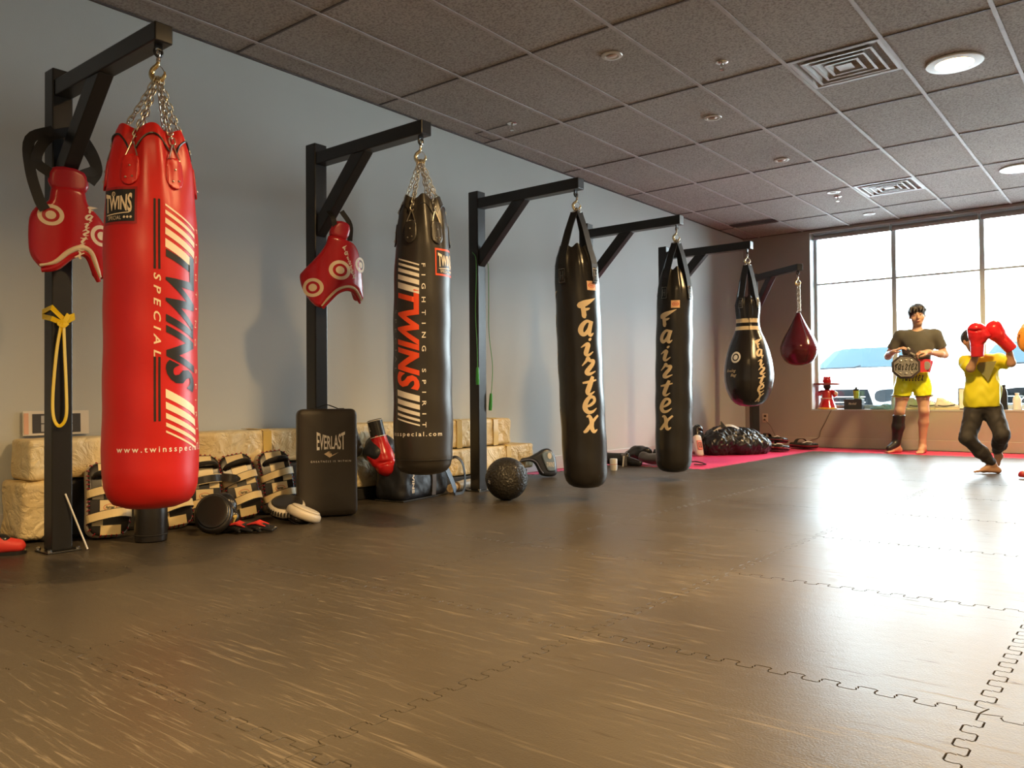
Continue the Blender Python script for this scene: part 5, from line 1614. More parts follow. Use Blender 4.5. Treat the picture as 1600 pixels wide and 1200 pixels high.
# ================================================================== PEOPLE
class Field:
    def __init__(s, lo, hi, h):
        s.lo = np.array(lo, float); s.h = h
        s.n = np.ceil((np.array(hi) - s.lo) / h).astype(int) + 1
        s.V = np.full(tuple(s.n), .3, np.float32)
        s.ax = [s.lo[i] + h * np.arange(s.n[i], dtype=np.float32) for i in range(3)]
    def _sub(s, lo, hi):
        a = np.clip(np.floor((np.array(lo) - s.lo) / s.h).astype(int), 0, s.n)
        b = np.clip(np.ceil((np.array(hi) - s.lo) / s.h).astype(int) + 1, 0, s.n)
        sl = tuple(slice(a[i], b[i]) for i in range(3))
        P = np.stack(np.meshgrid(*[s.ax[i][sl[i]] for i in range(3)], indexing='ij'), -1).astype(np.float32)
        return sl, P
    def put(s, f, lo, hi, k=.015, mode='add'):
        m = .06 + k
        sl, P = s._sub(np.array(lo) - m, np.array(hi) + m)
        if P.size == 0: return s
        d = f(P)
        s.V[sl] = smin(s.V[sl], d, k) if mode == 'add' else smax(s.V[sl], -d, k)
        return s
    def cone(s, a, b, ra, rb, k=.015, mode='add'):
        r = max(ra, rb)
        return s.put(lambda P: cone(P, a, b, ra, rb), np.minimum(a, b) - r, np.maximum(a, b) + r, k, mode)
    def limb(s, pts, k=.015):
        for (a, ra), (b, rb) in zip(pts[:-1], pts[1:]): s.cone(a, b, ra, rb, k)
        return s
    def ell(s, c, r, R=None, k=.015, mode='add'):
        m = max(r)
        return s.put(lambda P: ell(P, c, r, R), np.array(c) - m, np.array(c) + m, k, mode)
    def clip(s, f):      # keep where f(P) < 0
        sl, P = s._sub(s.lo, s.lo + s.h * s.n)
        s.V[sl] = smax(s.V[sl], f(P), .004); return s
    def wob(s, amp, sc, seed=0):
        sl, P = s._sub(s.lo, s.lo + s.h * s.n)
        s.V[sl] += amp * wob(P, sc, seed); return s
    def mesh(s, name, m, parent, **tags):
        vs, fs = snets(s.V, s.lo, s.h)
        me = bpy.data.meshes.new(name); me.from_pydata(vs.tolist(), [], fs.tolist()); me.materials.append(m)
        return link(name, me, parent, True, 0, 0, **tags)
M_skin = mat('tan_skin', (.56, .35, .245), .5, var=.12, vscale=14)
M_skin2 = mat('light_brown_skin', (.46, .27, .175), .5, var=.12, vscale=14)
M_hair = mat('black_hair', (.028, .024, .024), .45, bump=.6, bscale=120, bdist=.004)
M_lip = mat('lip', (.42, .14, .11), .5)
M_eyew = mat('eye_white', (.6, .58, .55), .3)
M_eyed = mat('dark_iris', (.02, .012, .01), .2)

def head(F, c, R, s=1.0, k=.012, neck=None):
    """adult-sized head centred at c, face towards local -Y; R turns it"""
    R = np.array(R); c = np.array(c)
    g = lambda p: tuple(c + R @ (np.array(p) * s))
    F.ell(g((0, .012, .030)), (.076 * s, .094 * s, .088 * s), R, k)
    F.ell(g((0, -.022, -.035)), (.062 * s, .066 * s, .078 * s), R, .03)
    F.ell(g((0, -.050, -.082)), (.034 * s, .030 * s, .026 * s), R, .03)
    for q in (-1, 1):
        F.ell(g((q * .030, -.086, .012)), (.017 * s, .012 * s, .011 * s), R, .010, 'sub')
        F.ell(g((q * .029, -.074, .010)), (.014 * s, .010 * s, .008 * s), R, .006)
        F.ell(g((q * .044, -.055, -.028)), (.024 * s, .022 * s, .022 * s), R, .02)
        F.ell(g((q * .078, .012, -.005)), (.009 * s, .018 * s, .030 * s), R, .006)
        F.cone(g((q * .014, -.084, .030)), g((q * .046, -.074, .030)), .006 * s, .005 * s, .010)
    F.cone(g((0, -.088, .010)), g((0, -.104, -.022)), .007 * s, .013 * s, .012)
    for q in (-1, 1): F.ell(g((q * .011, -.096, -.028)), (.008 * s, .010 * s, .007 * s), R, .006)
    F.ell(g((0, -.086, -.052)), (.023 * s, .010 * s, .006 * s), R, .008)
    F.ell(g((0, -.084, -.064)), (.019 * s, .010 * s, .006 * s), R, .008)
    return g
def face_parts(body, g, R, s=1.0):
    R = Matrix(R.tolist() if hasattr(R, 'tolist') else R)
    for q in (-1, 1):
        mb = MB(); mb.ball(g((q * .029, -.0775, .011)), .0088 * s, 8, sc=(1.25, .9, .62), R=R); e = mb.build('eye', M_eyew, body)
        mb = MB(); mb.ball(g((q * .028, -.0840, .011)), .0050 * s, 8, sc=(1, .6, 1), R=R); mb.build('iris', M_eyed, e)
        mb = MB(); mb.tube([g((q * .012, -.0905, .034)), g((q * .028, -.090, .039)), g((q * .046, -.079, .034))], [.003 * s, .0042 * s, .002 * s], 6); mb.build('eyebrow', M_hair, body)
    mb = MB(); mb.tube([g((-.022, -.0885, -.055)), g((-.010, -.0965, -.0575)), (g((0, -.0975, -.0585))), g((.010, -.0965, -.0575)), g((.022, -.0885, -.055))], [.0015 * s, .0040 * s, .0046 * s, .0040 * s, .0015 * s], 6); mb.build('mouth', M_lip, body)

def hand(F, wrist, fwd, back, side, s=1.0, curl=(.5, .6, .5), spread=.06, thumb_in=.5):
    """five separate fingers. fwd: wrist to knuckles, back: out of the back of the hand, side=+1 thumb on fwd x back side"""
    f = Vector(fwd).normalized(); b = Vector(back); b = (b - f * b.dot(f)).normalized(); x = f.cross(b) * side
    w_ = Vector(wrist)
    pt = lambda a, c, d: tuple(w_ + x * (a * s) + f * (c * s) + b * (d * s))
    F.cone(pt(.0, -.02, 0), pt(0, .025, 0), .025 * s, .027 * s, .02)
    for a in (-.028, -.010, .010, .028):
        F.cone(pt(a * .7, .02, 0), pt(a, .080, .002), .015 * s, .0125 * s, .012)
    lens = (.036, .045, .048, .044)
    for i, a in enumerate((-.030, -.0105, .0105, .030)):       # little, ring, middle, index
        L_ = lens[i]; r0 = (.0078, .0088, .0092, .0088)[i]
        p = w_ + x * (a * s) + f * (.086 * s) + b * (.002 * s)
        d = (f + x * (a / .03 * spread)).normalized(); prev = p; r = r0
        for j, (c_, m_) in enumerate(zip(curl, (1.0, .64, .52))):
            d = (Matrix.Rotation(-c_ * (1 + .08 * (3 - i)) , 3, (f.cross(b)).normalized()).inverted() @ d) if False else _turn(d, b, c_ * (1 + .06 * (3 - i)))
            q = prev + d * (L_ * m_ * s)
            F.cone(tuple(prev), tuple(q), r * s, r * .90 * s, .004)
            prev = q; r *= .9
    # thumb leaves the side of the palm near its base
    p0 = w_ + x * (.026 * s) + f * (.022 * s) - b * (.004 * s)
    d1 = (x * .75 + f * .75 - b * .25 * thumb_in * 2).normalized(); p1 = p0 + d1 * (.042 * s)
    d2 = (x * (.35 - thumb_in * .5) + f * .85 - b * .5 * thumb_in).normalized(); p2 = p1 + d2 * (.032 * s); p3 = p2 + (d2 - x * .2).normalized() * (.026 * s)
    F.cone(tuple(p0), tuple(p1), .0135 * s, .0112 * s, .012); F.cone(tuple(p1), tuple(p2), .0108 * s, .0100 * s, .004); F.cone(tuple(p2), tuple(p3), .0098 * s, .0085 * s, .004)
def _turn(d, b, a):
    """bend d away from the back b by angle a"""
    n = b - d * b.dot(d)
    if n.length < 1e-6: return d
    n.normalize()
    return (d * math.cos(a) - n * math.sin(a)).normalized()

# ------------------------------------------------------------ the standing man
man = thing('person', 'young man with tousled black hair standing in dark green t-shirt and yellow shorts, holding a championship belt', 'person', (2.37, 10.56, 0), math.radians(12))
man['label'] = 'man in dark t-shirt and yellow shorts standing by the window, holding a championship belt'
SH = ((-.190, .01, 1.405), (.195, .01, 1.405))
EL = ((-.325, .035, 1.165), (.285, .035, 1.165))
WR = ((-.262, -.175, 1.205), (.105, -.185, 1.195))
KN = ((-.205, -.045, .505), (.055, -.045, .505)); AN = ((-.245, .025, .085), (.035, .03, .085))
HP = ((-.135, .0, .90), (.035, .0, .90))
def torso(F, e=0.0, waist=True):
    F.ell((0, .0, 1.30), (.168 + e, .105 + e, .165 + e), None, .04)
    F.ell((-.018, -.002, 1.13), (.142 + e, .098 + e, .15 + e), None, .05)
    F.ell((-.05, .0, .965), (.150 + e, .105 + e, .12 + e), None, .05)
    F.cone((-.165, .008, 1.395), (.165, .008, 1.395), .062 + e, .062 + e, .05)
    F.cone((0, .02, 1.43), (-.12, .01, 1.41), .055 + e * .5, .045 + e, .03); F.cone((0, .02, 1.43), (.12, .01, 1.41), .055 + e * .5, .045 + e, .03)
F = Field((-.48, -.42, 0), (.40, .22, 1.82), .0078)
torso(F)
F.cone((0, .015, 1.40), (0, -.002, 1.56), .058, .052, .03)
for i in (0, 1):
    F.limb([(SH[i], .058), (tuple((np.array(SH[i]) * .5 + np.array(EL[i]) * .5)), .048), (EL[i], .040)], .03)
    m_ = tuple(np.array(EL[i]) * .72 + np.array(WR[i]) * .28)
    F.limb([(EL[i], .040), (m_, .042), (WR[i], .026)], .02)
    F.limb([(HP[i], .088), (tuple(np.array(HP[i]) * .5 + np.array(KN[i]) * .5), .076), (KN[i], .056)], .04)
    c_ = np.array(KN[i]) * .68 + np.array(AN[i]) * .32; c_[1] += .022
    F.limb([(KN[i], .054), (tuple(c_), .056), (tuple(np.array(AN[i]) + (0, 0, .05)), .036), (AN[i], .036)], .025)
    F.ell((KN[i][0], KN[i][1] - .030, KN[i][2]), (.034, .026, .042), None, .02)
toes = ((-.355, -.13, .024), (.0, -.175, .022))
for i in (0, 1):
    a = np.array(AN[i]); t_ = np.array(toes[i]); hl = a + (a - t_) * (.045 / np.linalg.norm((a - t_)[:2])); hl[2] = .034
    F.limb([(tuple(a - (0, 0, .02)), .036), (tuple(hl), .031)], .02)
    md = a * .45 + t_ * .55; md[2] = .042
    F.cone(tuple(a - (0, 0, .01)), tuple(md), .036, .028, .03); F.cone(tuple(hl), tuple(md - (0, 0, .008)), .030, .030, .03)
    dr = (t_ - md); dr[2] = 0; dr /= np.linalg.norm(dr); sd = np.array((-dr[1], dr[0], 0))
    for j, o_ in enumerate((-.030, -.016, -.002, .012, .029)):
        big = (j == (4 if i == 0 else 0))
        st = md + sd * o_ * .8; st[2] = .022
        en = t_ + sd * o_ + dr * (-.006 * abs(j - (4 if i == 0 else 0))); en[2] = .013
        F.cone(tuple(st), tuple(en), .017, .0125 if big else .0088, .010)
hR = np.array(roteul(math.radians(4), math.radians(-4), math.radians(4)))
g_ = head(F, (0, -.012, 1.635), hR, 1.06)
hand(F, WR[0], (.80, -.42, .38), (-.15, -.35, .92), 1, 1.0, (.15, .5, .4), thumb_in=.3)
hand(F, WR[1], (-.90, -.35, -.05), (.05, -.30, .95), -1, 1.0, (.55, .9, .6), thumb_in=.6)
mbody = F.mesh('body', M_skin, man)
face_parts(mbody, g_, hR, 1.06)
# hair
F = Field((-.16, -.17, 1.54), (.16, .17, 1.88), .006)
F.ell(g_((0, .022, .044)), (.099, .110, .100), hR, .01)
random.seed(5)
for k in range(30):
    a = random.uniform(0, 2 * PI); r_ = random.uniform(.2, 1)
    px_, py_ = .080 * r_ * math.cos(a), .02 + .085 * r_ * math.sin(a)
    F.ell(g_((px_, py_, .115 - .055 * r_ ** 2 + random.uniform(-.01, .014))), (.030, .030, .022), None, .008)
for k in range(7): F.cone(g_((-.06 + .02 * k, -.075, .098)), g_((-.068 + .021 * k + .01 * math.sin(k * 2), -.097, .050 - .008 * math.cos(k * 1.9))), .014, .006, .008)
ci = np.linalg.inv(hR)
def cutface(P):
    q = (P - np.array((0, -.012, 1.635), np.float32)) @ np.array(hR, np.float32)
    front = ell(q, (0, -.085, -.040), (.062, .085, .078))
    low = -(q[..., 2] + .020) - np.clip(q[..., 1], -.1, .1) * .6
    return np.maximum(-front, low)
F.clip(cutface).wob(.0025, 90, 3)
F.mesh('hair', M_hair, man)
# t-shirt
M_tee = mat('dark_olive_tshirt', (.080, .078, .062), .8, bump=.25, bscale=300, sheen=.2)
F = Field((-.40, -.20, .88), (.40, .20, 1.50), .0085)
torso(F, .014)
for i in (0, 1):
    e_ = np.array(SH[i]) * .38 + np.array(EL[i]) * .62
    F.limb([(SH[i], .070), (tuple(e_), .064)], .035)
def tee(P):
    d = np.full(P.shape[:-1], -1, np.float32)
    for i in (0, 1):
        a, b_ = np.array(SH[i]), np.array(EL[i]); n_ = (b_ - a) / np.linalg.norm(b_ - a)
        q = (P - A(a + (b_ - a) * .66)) @ A(n_)
        side = (P[..., 0] < -.16) if i == 0 else (P[..., 0] > .16)
        d = np.where(side, np.maximum(d, q), d)
    return d
F.clip(tee).clip(lambda P: .955 - P[..., 2]).wob(.004, 17, 2)
F.cone((0, .01, 1.43), (0, -.025, 1.60), .066, .085, .006, 'sub')
F.mesh('t_shirt', M_tee, man)
# shorts
M_short = mat('neon_yellow_satin', (.74, .80, .02), .28, bump=.1, bscale=60)
F = Field((-.30, -.22, .60), (.22, .22, 1.06), .0085)
F.ell((-.05, .0, .965), (.165, .120, .10), None, .04)
for i in (0, 1):
    lo_ = (KN[i][0] * .55 + HP[i][0] * .45 + (-.012 if i == 0 else .012), -.02, .655)
    F.limb([((HP[i][0], 0, .90), .100), (lo_, .105)], .03)
F.clip(lambda P: .672 + .05 * np.abs(P[..., 0] + .05) * 0 - P[..., 2] + .18 * np.maximum(0, .09 - np.abs(P[..., 0] + .052)) ).clip(lambda P: P[..., 2] - 1.02).wob(.006, 24, 5)
sh_ = F.mesh('shorts', M_short, man)
mb = MB()
for i in (0, 1):
    cx_ = KN[i][0] * .55 + HP[i][0] * .45 + (-.012 if i == 0 else .012)
    mb = MB(); mb.tube([(cx_ + .108 * math.cos(a), -.019 + .108 * math.sin(a), .680 + .012 * math.cos(a) * (-1 if i else 1) * -1) for a in np.linspace(0, 2 * PI, 33)[:-1]], .005, 6, closed=True)
    mb.build('hem_band', M_blackp, sh_)
decal('shorts_lettering', move2d(brush2d('fairtex', .068, .036, vertical=False, wide=.55, slant=.2), 0, 0), lambda u, v: (-.175 + u * .92, -.128 - .012 * math.cos((u - .12) * 8), .862 + v), M_blackp, sh_, 0)
# shin guard on his right leg
M_sg = leather('black_shin_guard', (.022, .022, .026), .35)
F = Field((-.42, -.22, .005), (-.12, .14, .50), .0075)
k_, a_ = np.array(KN[0]), np.array(AN[0])
F.limb([(tuple(k_ * .92 + a_ * .08 + (0, -.010, 0)), .070), (tuple(k_ * .55 + a_ * .45 + (0, -.004, 0)), .068), (tuple(a_ + (0, -.006, .06)), .052)], .03)
F.cone(tuple(a_ + (-.01, -.02, .02)), (-.325, -.095, .055), .050, .036, .03)
F.clip(lambda P: P[..., 2] - .455).clip(lambda P: .022 - P[..., 2])
sg = F.mesh('shin_guard', M_sg, man)
decal('shin_lettering', merge2d(quads2d([[(-.022, .012), (.024, .022), (.024, .034), (-.022, .024)], [(-.008, -.022), (.004, -.020), (.008, .028), (-.004, .026)]]), move2d(ring2d(bmesh.new(), (0, 0), .0, .007, 10), .0, -.055)), lambda u, v: (-.228 + u, -.088 - .02 * 0 + 1.2 * u * u, .375 + v), mat('salmon_print', (.72, .42, .30), .5), sg, 0)
# belt
M_bstrap = leather('red_belt_strap', (.50, .03, .05), .35)
M_bdark = leather('dark_belt_leather', (.055, .045, .050), .4)
M_silver = mat('antique_silver', (.42, .40, .37), .32, metal=.85, bump=.9, bscale=70, bdist=.004)
bt = thing('championship_belt', 'championship belt with large round silver plate and red strap, held by the man', 'belt', (2.37, 10.56, 0), math.radians(12))
def mvp(c, n=8, rx=.165, rz=.150, ph=PI / 8): return [(c[0] + rx * math.cos(ph + 2 * PI * k / n), c[1] + rz * math.sin(ph + 2 * PI * k / n)) for k in range(n)]
Mx = Matrix(((1, 0, 0), (0, 0, 1), (0, 1, 0)))
cB = (-.128, 1.025); yB = -.232
mb = MB(); mb.prism(mvp(cB), 0, .016, M=Mx, T=(0, yB, 0)); mb.build('plate_backing', M_bdark, bt, smooth=False, bevel=.004)
mb = MB(); mb.prism(mvp(cB, 8, .138, .125), 0, .008, M=Mx, T=(0, yB - .0085, 0)); pl_ = mb.build('silver_plate', M_silver, bt, smooth=False, bevel=.003)
mb = MB(); mb.tube([(x, yB - .010, z) for x, z in mvp(cB, 8, .134, .121)], .004, 6, closed=True)
for (dx, dz, r_) in ((-.055, .070, .020), (.0, .078, .016), (.055, .070, .020), (-.06, -.075, .014), (.06, -.075, .014), (.0, -.08, .02)):
    mb.ball((cB[0] + dx, yB - .009, cB[1] + dz), r_, 8, sc=(1, .35, .8))
mb.build('relief', M_silver, pl_)
decal('belt_lettering', move2d(brush2d('fairtex', .078, .040, vertical=False, wide=.58, slant=.2), 0, 0), lambda u, v: (cB[0] - .122 + u * .86, yB - .0105, cB[1] - .038 + v), M_blackp, pl_, 0)
mb = MB(); mb.band(spline([(cB[0] + .12, yB + .012, 1.03), (.05, yB + .02, 1.035), (.105, yB + .035, 1.035), (.142, yB + .075, 1.02)], 5), [(.0, -1, 0)] * 12 + [(.5, -1, 0)] * 4, [.15] * 12 + [.14] * 4, .006); mb.build('belt_strap', M_bstrap, bt, smooth=False)
mb = MB(); mb.prism(mvp((.092, 1.035), 8, .040, .052), 0, .008, M=Mx, T=(0, yB + .020, 0)); mb.build('side_plate', M_silver, bt, smooth=False, bevel=.002)
mb = MB(); mb.band(spline([(-.128, yB + .004, 1.165), (-.125, yB - .012, 1.195), (-.075, yB - .020, 1.225), (-.05, yB - .02, 1.19), (-.075, yB - .01, 1.165)], 4), (0, -1, 0), .05, .005); mb.build('strap_end', M_bdark, bt, smooth=False)
mb = MB(); mb.box((-.055, yB - .020, 1.175), (.060, .008, .020), R=roteul(0, .5, 0)); mb.box((-.095, yB - .024, 1.235), (.040, .008, .020), R=roteul(0, .6, 0)); mb.build('strap_tip', M_silver, bt, smooth=False, bevel=.002)

# ------------------------------------------------------------ the child
kid = thing('person', 'child in bright yellow t-shirt and dark trousers, red boxing gloves raised, one foot lifted', 'person', (3.43, 8.16, 0), math.radians(8))
F = Field((-.34, -.34, 0), (.30, .32, 1.34), .0072)
def ktorso(F, e=0):
    F.ell((-.04, .0, .90), (.118 + e, .080 + e, .135 + e), None, .04)
    F.ell((-.03, .0, .74), (.112 + e, .078 + e, .13 + e), None, .05)
    F.ell((-.025, .0, .60), (.115 + e, .085 + e, .10 + e), None, .05)
    F.cone((-.135, .0, .985), (.070, .0, .990), .045 + e, .045 + e, .04)
ktorso(F)
kS = ((-.165, .0, .985), (.105, .0, .995)); kE = ((-.120, -.150, .925), (.185, -.045, .965)); kW = ((-.068, -.205, 1.060), (.165, -.095, 1.100))
kH = ((-.095, 0, .55), (.045, 0, .54)); kK = ((-.158, -.075, .315), (.105, -.085, .345)); kA = ((.030, .045, .085), (.070, .125, .190))
F.cone((-.05, .0, .98), (-.085, -.01, 1.10), .042, .038, .025)
for i in (0, 1):
    F.limb([(kS[i], .042), (kE[i], .033), (kW[i], .024)], .02)
    F.limb([(kH[i], .070), (kK[i], .045), (tuple(np.array(kK[i]) * .6 + np.array(kA[i]) * .4 + (0, .015, 0)), .042), (kA[i], .028)], .025)
for i, (hl, t_, up) in enumerate((((.072, .065, .028), (-.115, -.03, .016), (-.22, 1, 0)), ((.088, .150, .150), (.050, .150, .045), (1, 0, 0)))):
    hl, t_ = np.array(hl), np.array(t_); md = hl * .4 + t_ * .6 + np.array((0, 0, .010 if i == 0 else 0))
    F.cone(kA[i], tuple(hl), .028, .025, .02); F.cone(kA[i], tuple(md), .028, .020, .02); F.cone(tuple(hl), tuple(md), .024, .022, .02)
    dr = t_ - md; dr /= np.linalg.norm(dr)
    sd = np.cross(dr, (0, 0, 1) if i == 0 else (0, 1, 0)); sd /= np.linalg.norm(sd)
    for j, o_ in enumerate((-.022, -.011, .0, .010, .021)):
        F.cone(tuple(md + sd * o_ * .8), tuple(t_ + sd * o_ - dr * .004 * j), .012, .009 if j == 0 else .0065, .008)
kR = np.array(roteul(math.radians(6), 0, math.radians(38)))
kg = head(F, (-.105, -.01, 1.165), kR, .90)
kb = F.mesh('body', M_skin2, kid)
face_parts(kb, kg, kR, .90)
F = Field((-.23, -.14, 1.05), (.02, .13, 1.33), .006)
F.ell(kg((0, .024, .038)), (.078, .092, .083), kR, .01)
random.seed(9)
for k in range(22):
    a = random.uniform(0, 2 * PI); r_ = random.uniform(.1, 1)
    F.ell(kg((.070 * r_ * math.cos(a), .02 + .078 * r_ * math.sin(a), .108 - .05 * r_ ** 2)), (.020, .020, .011), None, .010)
def cutk(P):
    q = (P - A((-.105, -.01, 1.165))) @ np.array(kR, np.float32)
    return np.maximum(-ell(q, (0, -.080, -.028), (.056, .075, .080)), -(q[..., 2] + .04) - np.clip(q[..., 1], -.1, .1) * .3)
F.clip(cutk).wob(.002, 90, 3); F.mesh('hair', M_hair, kid)
# shirt
M_ytee = mat('yellow_sports_tshirt', (.70, .66, .015), .6, bump=.2, bscale=260)
F = Field((-.32, -.20, .54), (.30, .20, 1.08), .0078)
ktorso(F, .016)
F.ell((-.028, .0, .64), (.158, .112, .12), None, .05); F.ell((-.030, 0, .72), (.140, .10, .14), None, .05)
F.limb([(kS[0], .060), (tuple(np.array(kS[0]) * .35 + np.array(kE[0]) * .65), .060)], .03)
F.limb([(kS[1], .060), (tuple(np.array(kS[1]) * .35 + np.array(kE[1]) * .65), .062)], .03)
F.clip(lambda P: .585 + .04 * P[..., 0] - P[..., 2])
F.clip(lambda P: np.where(P[..., 0] > .10, (P - A(kS[1])) @ A((np.array(kE[1]) - kS[1]) / np.linalg.norm(np.array(kE[1]) - kS[1])) - .078, -1))
F.cone((-.055, .0, 1.01), (-.075, -.01, 1.12), .048, .056, .006, 'sub')
F.wob(.006, 20, 4); F.mesh('t_shirt', M_ytee, kid)
mb = MB()
for q_ in ([(-.02, .86), (.015, .94), (.03, .86), (-.01, .76)],): pass
decal('shirt_print', quads2d([[(-.055, .09), (.075, .10), (.050, .03), (.010, -.075)], [(-.055, .09), (.010, -.075), (-.02, -.03), (-.085, .05)]]), lambda u, v: (u, -.112 - .02 * (1 - min(1, abs(u) / .12)) + .012, .885 + v), mat('grey_green_print', (.22, .22, .08), .6), kid, .02)
# trousers
M_pant = mat('dark_grey_trousers', (.030, .027, .026), .7, bump=.3, bscale=200)
F = Field((-.30, -.22, .06), (.26, .26, .66), .0078)
F.ell((-.025, .0, .59), (.135, .100, .085), None, .04)
for i in (0, 1):
    F.limb([(kH[i], .085), (kK[i], .064)], .03)
    F.limb([(kK[i], .064), (tuple(np.array(kK[i]) * .45 + np.array(kA[i]) * .55), .058), (tuple(np.array(kA[i]) * .92 + np.array(kK[i]) * .08), .042)], .02)
F.wob(.0065, 26, 7); F.mesh('trousers', M_pant, kid)
# gloves worn by the child are parts of the clothing: own objects held by the hands
def child_glove(lab, w_, d_, roll):
    o = glove('boxing_glove', lab, 'boxing glove', (0, 0, 0), (0, 0, 0), leather('bright_red_glove', (.66, .02, .03), .25), leather('red_glove_cuff', (.55, .02, .03), .3), .86)
    o.parent = None; o.scale = (1.32, 1.32, 1.0)
    Rk = rotz(math.radians(8))
    o.location = Vector((3.43, 8.16, 0)) + Rk @ Vector(w_)
    o.rotation_euler = (Rk @ (Vector(d_).to_track_quat('Z', 'Y').to_matrix() @ rotz(roll))).to_euler()
    return o
child_glove('red boxing glove held up in front of the child\'s face', (-.066, -.212, 1.085), (.02, -.06, 1), 2.6)
child_glove('red boxing glove raised beside the child\'s head, slanting inward', (.150, -.110, 1.130), (-.62, -.28, .78), .5)

# ------------------------------------------------------------ the coach just outside the right edge
co = thing('person', 'person mostly outside the right edge, red shoe forward, one padded hand held out', 'person', (4.30, 8.20, 0), 0)
F = Field((-.62, -.50, 0), (.40, .40, 1.78), .011)
F.ell((0, 0, 1.25), (.175, .115, .17), None, .04); F.ell((0, 0, 1.08), (.15, .105, .15), None, .05); F.ell((0, 0, .93), (.155, .11, .12), None, .05)
F.cone((-.16, 0, 1.37), (.16, 0, 1.37), .06, .06, .05); F.cone((0, 0, 1.36), (-.02, 0, 1.52), .057, .052, .03)
cR = np.array(roteul(0, 0, math.radians(-85)))
cg = head(F, (-.02, 0, 1.60), cR, 1.05)
F.limb([((-.18, 0, 1.37), .057), ((-.33, -.13, 1.16), .042), ((-.47, -.30, 1.17), .028)], .02)
F.limb([((.19, 0, 1.37), .057), ((.24, -.12, 1.12), .042), ((.08, -.30, 1.20), .028)], .02)
hand(F, (-.47, -.30, 1.17), (-.7, -.4, .05), (.3, .9, 0), 1, 1.0, (.3, .4, .3)); hand(F, (.08, -.30, 1.20), (-.7, -.4, .1), (.3, .9, 0), -1, 1.0, (.3, .4, .3))
F.limb([((-.10, 0, .88), .088), ((-.25, -.16, .50), .056), ((-.37, -.24, .10), .038)], .03)
F.limb([((.10, 0, .88), .088), ((.16, .02, .48), .056), ((.20, .16, .10), .038)], .03)
for a_, b_ in (((-.37, -.24, .08), (-.52, -.33, .035)), ((.20, .16, .08), (.12, .02, .035))): F.cone(a_, b_, .040, .030, .03)
cb = F.mesh('body', M_skin, co); face_parts(cb, cg, cR, 1.05)
F = Field((-.40, -.22, .85), (.40, .25, 1.50), .011)
F.ell((0, 0, 1.25), (.19, .13, .18), None, .04); F.ell((0, 0, 1.08), (.168, .122, .16), None, .05); F.ell((0, 0, .95), (.17, .125, .10), None, .05); F.cone((-.16, 0, 1.37), (.16, 0, 1.37), .074, .074, .05)
F.limb([((-.18, 0, 1.37), .070), ((-.28, -.085, 1.22), .062)], .03); F.limb([((.19, 0, 1.37), .070), ((.225, -.08, 1.20), .062)], .03); F.wob(.004, 18, 2)
F.mesh('t_shirt', M_tee, co)
F = Field((-.46, -.34, .12), (.34, .26, 1.0), .011)
F.ell((0, 0, .92), (.168, .122, .10), None, .04); F.limb([((-.10, 0, .88), .100), ((-.25, -.16, .50), .074), ((-.35, -.23, .20), .06)], .03); F.limb([((.10, 0, .88), .100), ((.16, .02, .48), .074), ((.19, .13, .20), .06)], .03)
F.mesh('trousers', M_pant, co)
F = Field((-.14, -.14, 1.50), (.12, .14, 1.80), .009); F.ell(cg((0, .024, .045)), (.092, .104, .09), cR, .01)
F.clip(lambda P: -ell((P - A((-.02, 0, 1.60))) @ np.array(cR, np.float32), (0, -.085, -.03), (.064, .085, .088))); F.mesh('hair', M_hair, co)
for (a_, b_, nm) in (((-.395, -.255, .055), (-.575, -.350, .030), 0), ((.215, .185, .055), (.105, -.01, .030), 1)):
    F = Field((min(a_[0], b_[0]) - .08, min(a_[1], b_[1]) - .08, .003), (max(a_[0], b_[0]) + .08, max(a_[1], b_[1]) + .08, .16), .008)
    F.cone(a_, b_, .048, .038, .02); F.cone(a_, (a_[0], a_[1], .11), .046, .044, .02); F.clip(lambda P: .012 - P[..., 2])
    F.mesh('shoe', mat('dark_red_shoe', (.35, .02, .03), .4), co)
M_om = leather('orange_mitt_leather', (.80, .33, .05), .35); M_cm = leather('cream_mitt_cuff', (.80, .66, .42), .4)
om = thing('focus_mitt', 'orange focus mitt with cream cuff held out at the right edge', 'focus mitt', (3.775, 7.85, 1.155), math.radians(5))
F = Field((-.14, -.12, -.18), (.16, .14, .20), .007)
F.ell((0, 0, 0), (.080, .055, .120), None, .02); F.ell((.01, -.015, .02), (.07, .05, .09), None, .02)
F.mesh('mitt_body', M_om, om)
F = Field((-.14, -.12, -.02), (.16, .14, .22), .007); F.ell((.03, .0, .09), (.080, .060, .055), None, .02); F.mesh('cuff', M_cm, om)

# ================================================================== GEAR ON THE PINK MATS
def blob(name, lab, cat, loc, prims, m_, wb=(.006, 24, 1), h=.010, rz=0, group=None, kk=.025, parent=None):
    t = tag_e = None
    los = [np.array(p[0]) - max(p[1]) for p in prims]; his = [np.array(p[0]) + max(p[1]) for p in prims]
    L0 = np.min(los, 0) - .03; H0 = np.max(his, 0) + .03; L0[2] = max(L0[2], -.012)
    F = Field(L0, H0, h)
    for p in prims: F.ell(p[0], p[1], p[2] if len(p) > 2 else None, kk)
    F.wob(*wb)
    if kk > .05:
        sl_, P_ = F._sub(F.lo, F.lo + F.h * F.n); F.V += .022 * np.abs(wob(P_, 30, 3)) - .008 + .010 * np.abs(wob(P_, 62, 8))
    F.clip(lambda P: .002 - P[..., 2])
    o = F.mesh(name, m_, parent)
    if parent is None:
        o.location = loc; o.rotation_euler = (0, 0, rz); tag(o, lab, cat, group)
    return o
M_glossb = leather('black_gear_vinyl', (.020, .020, .022), .25)
M_nyl = mat('black_crinkled_nylon', (.014, .015, .018), .28, bump=.5, bscale=30, bdist=.006)
M_gry = leather('grey_gear_leather', (.10, .095, .10), .35)
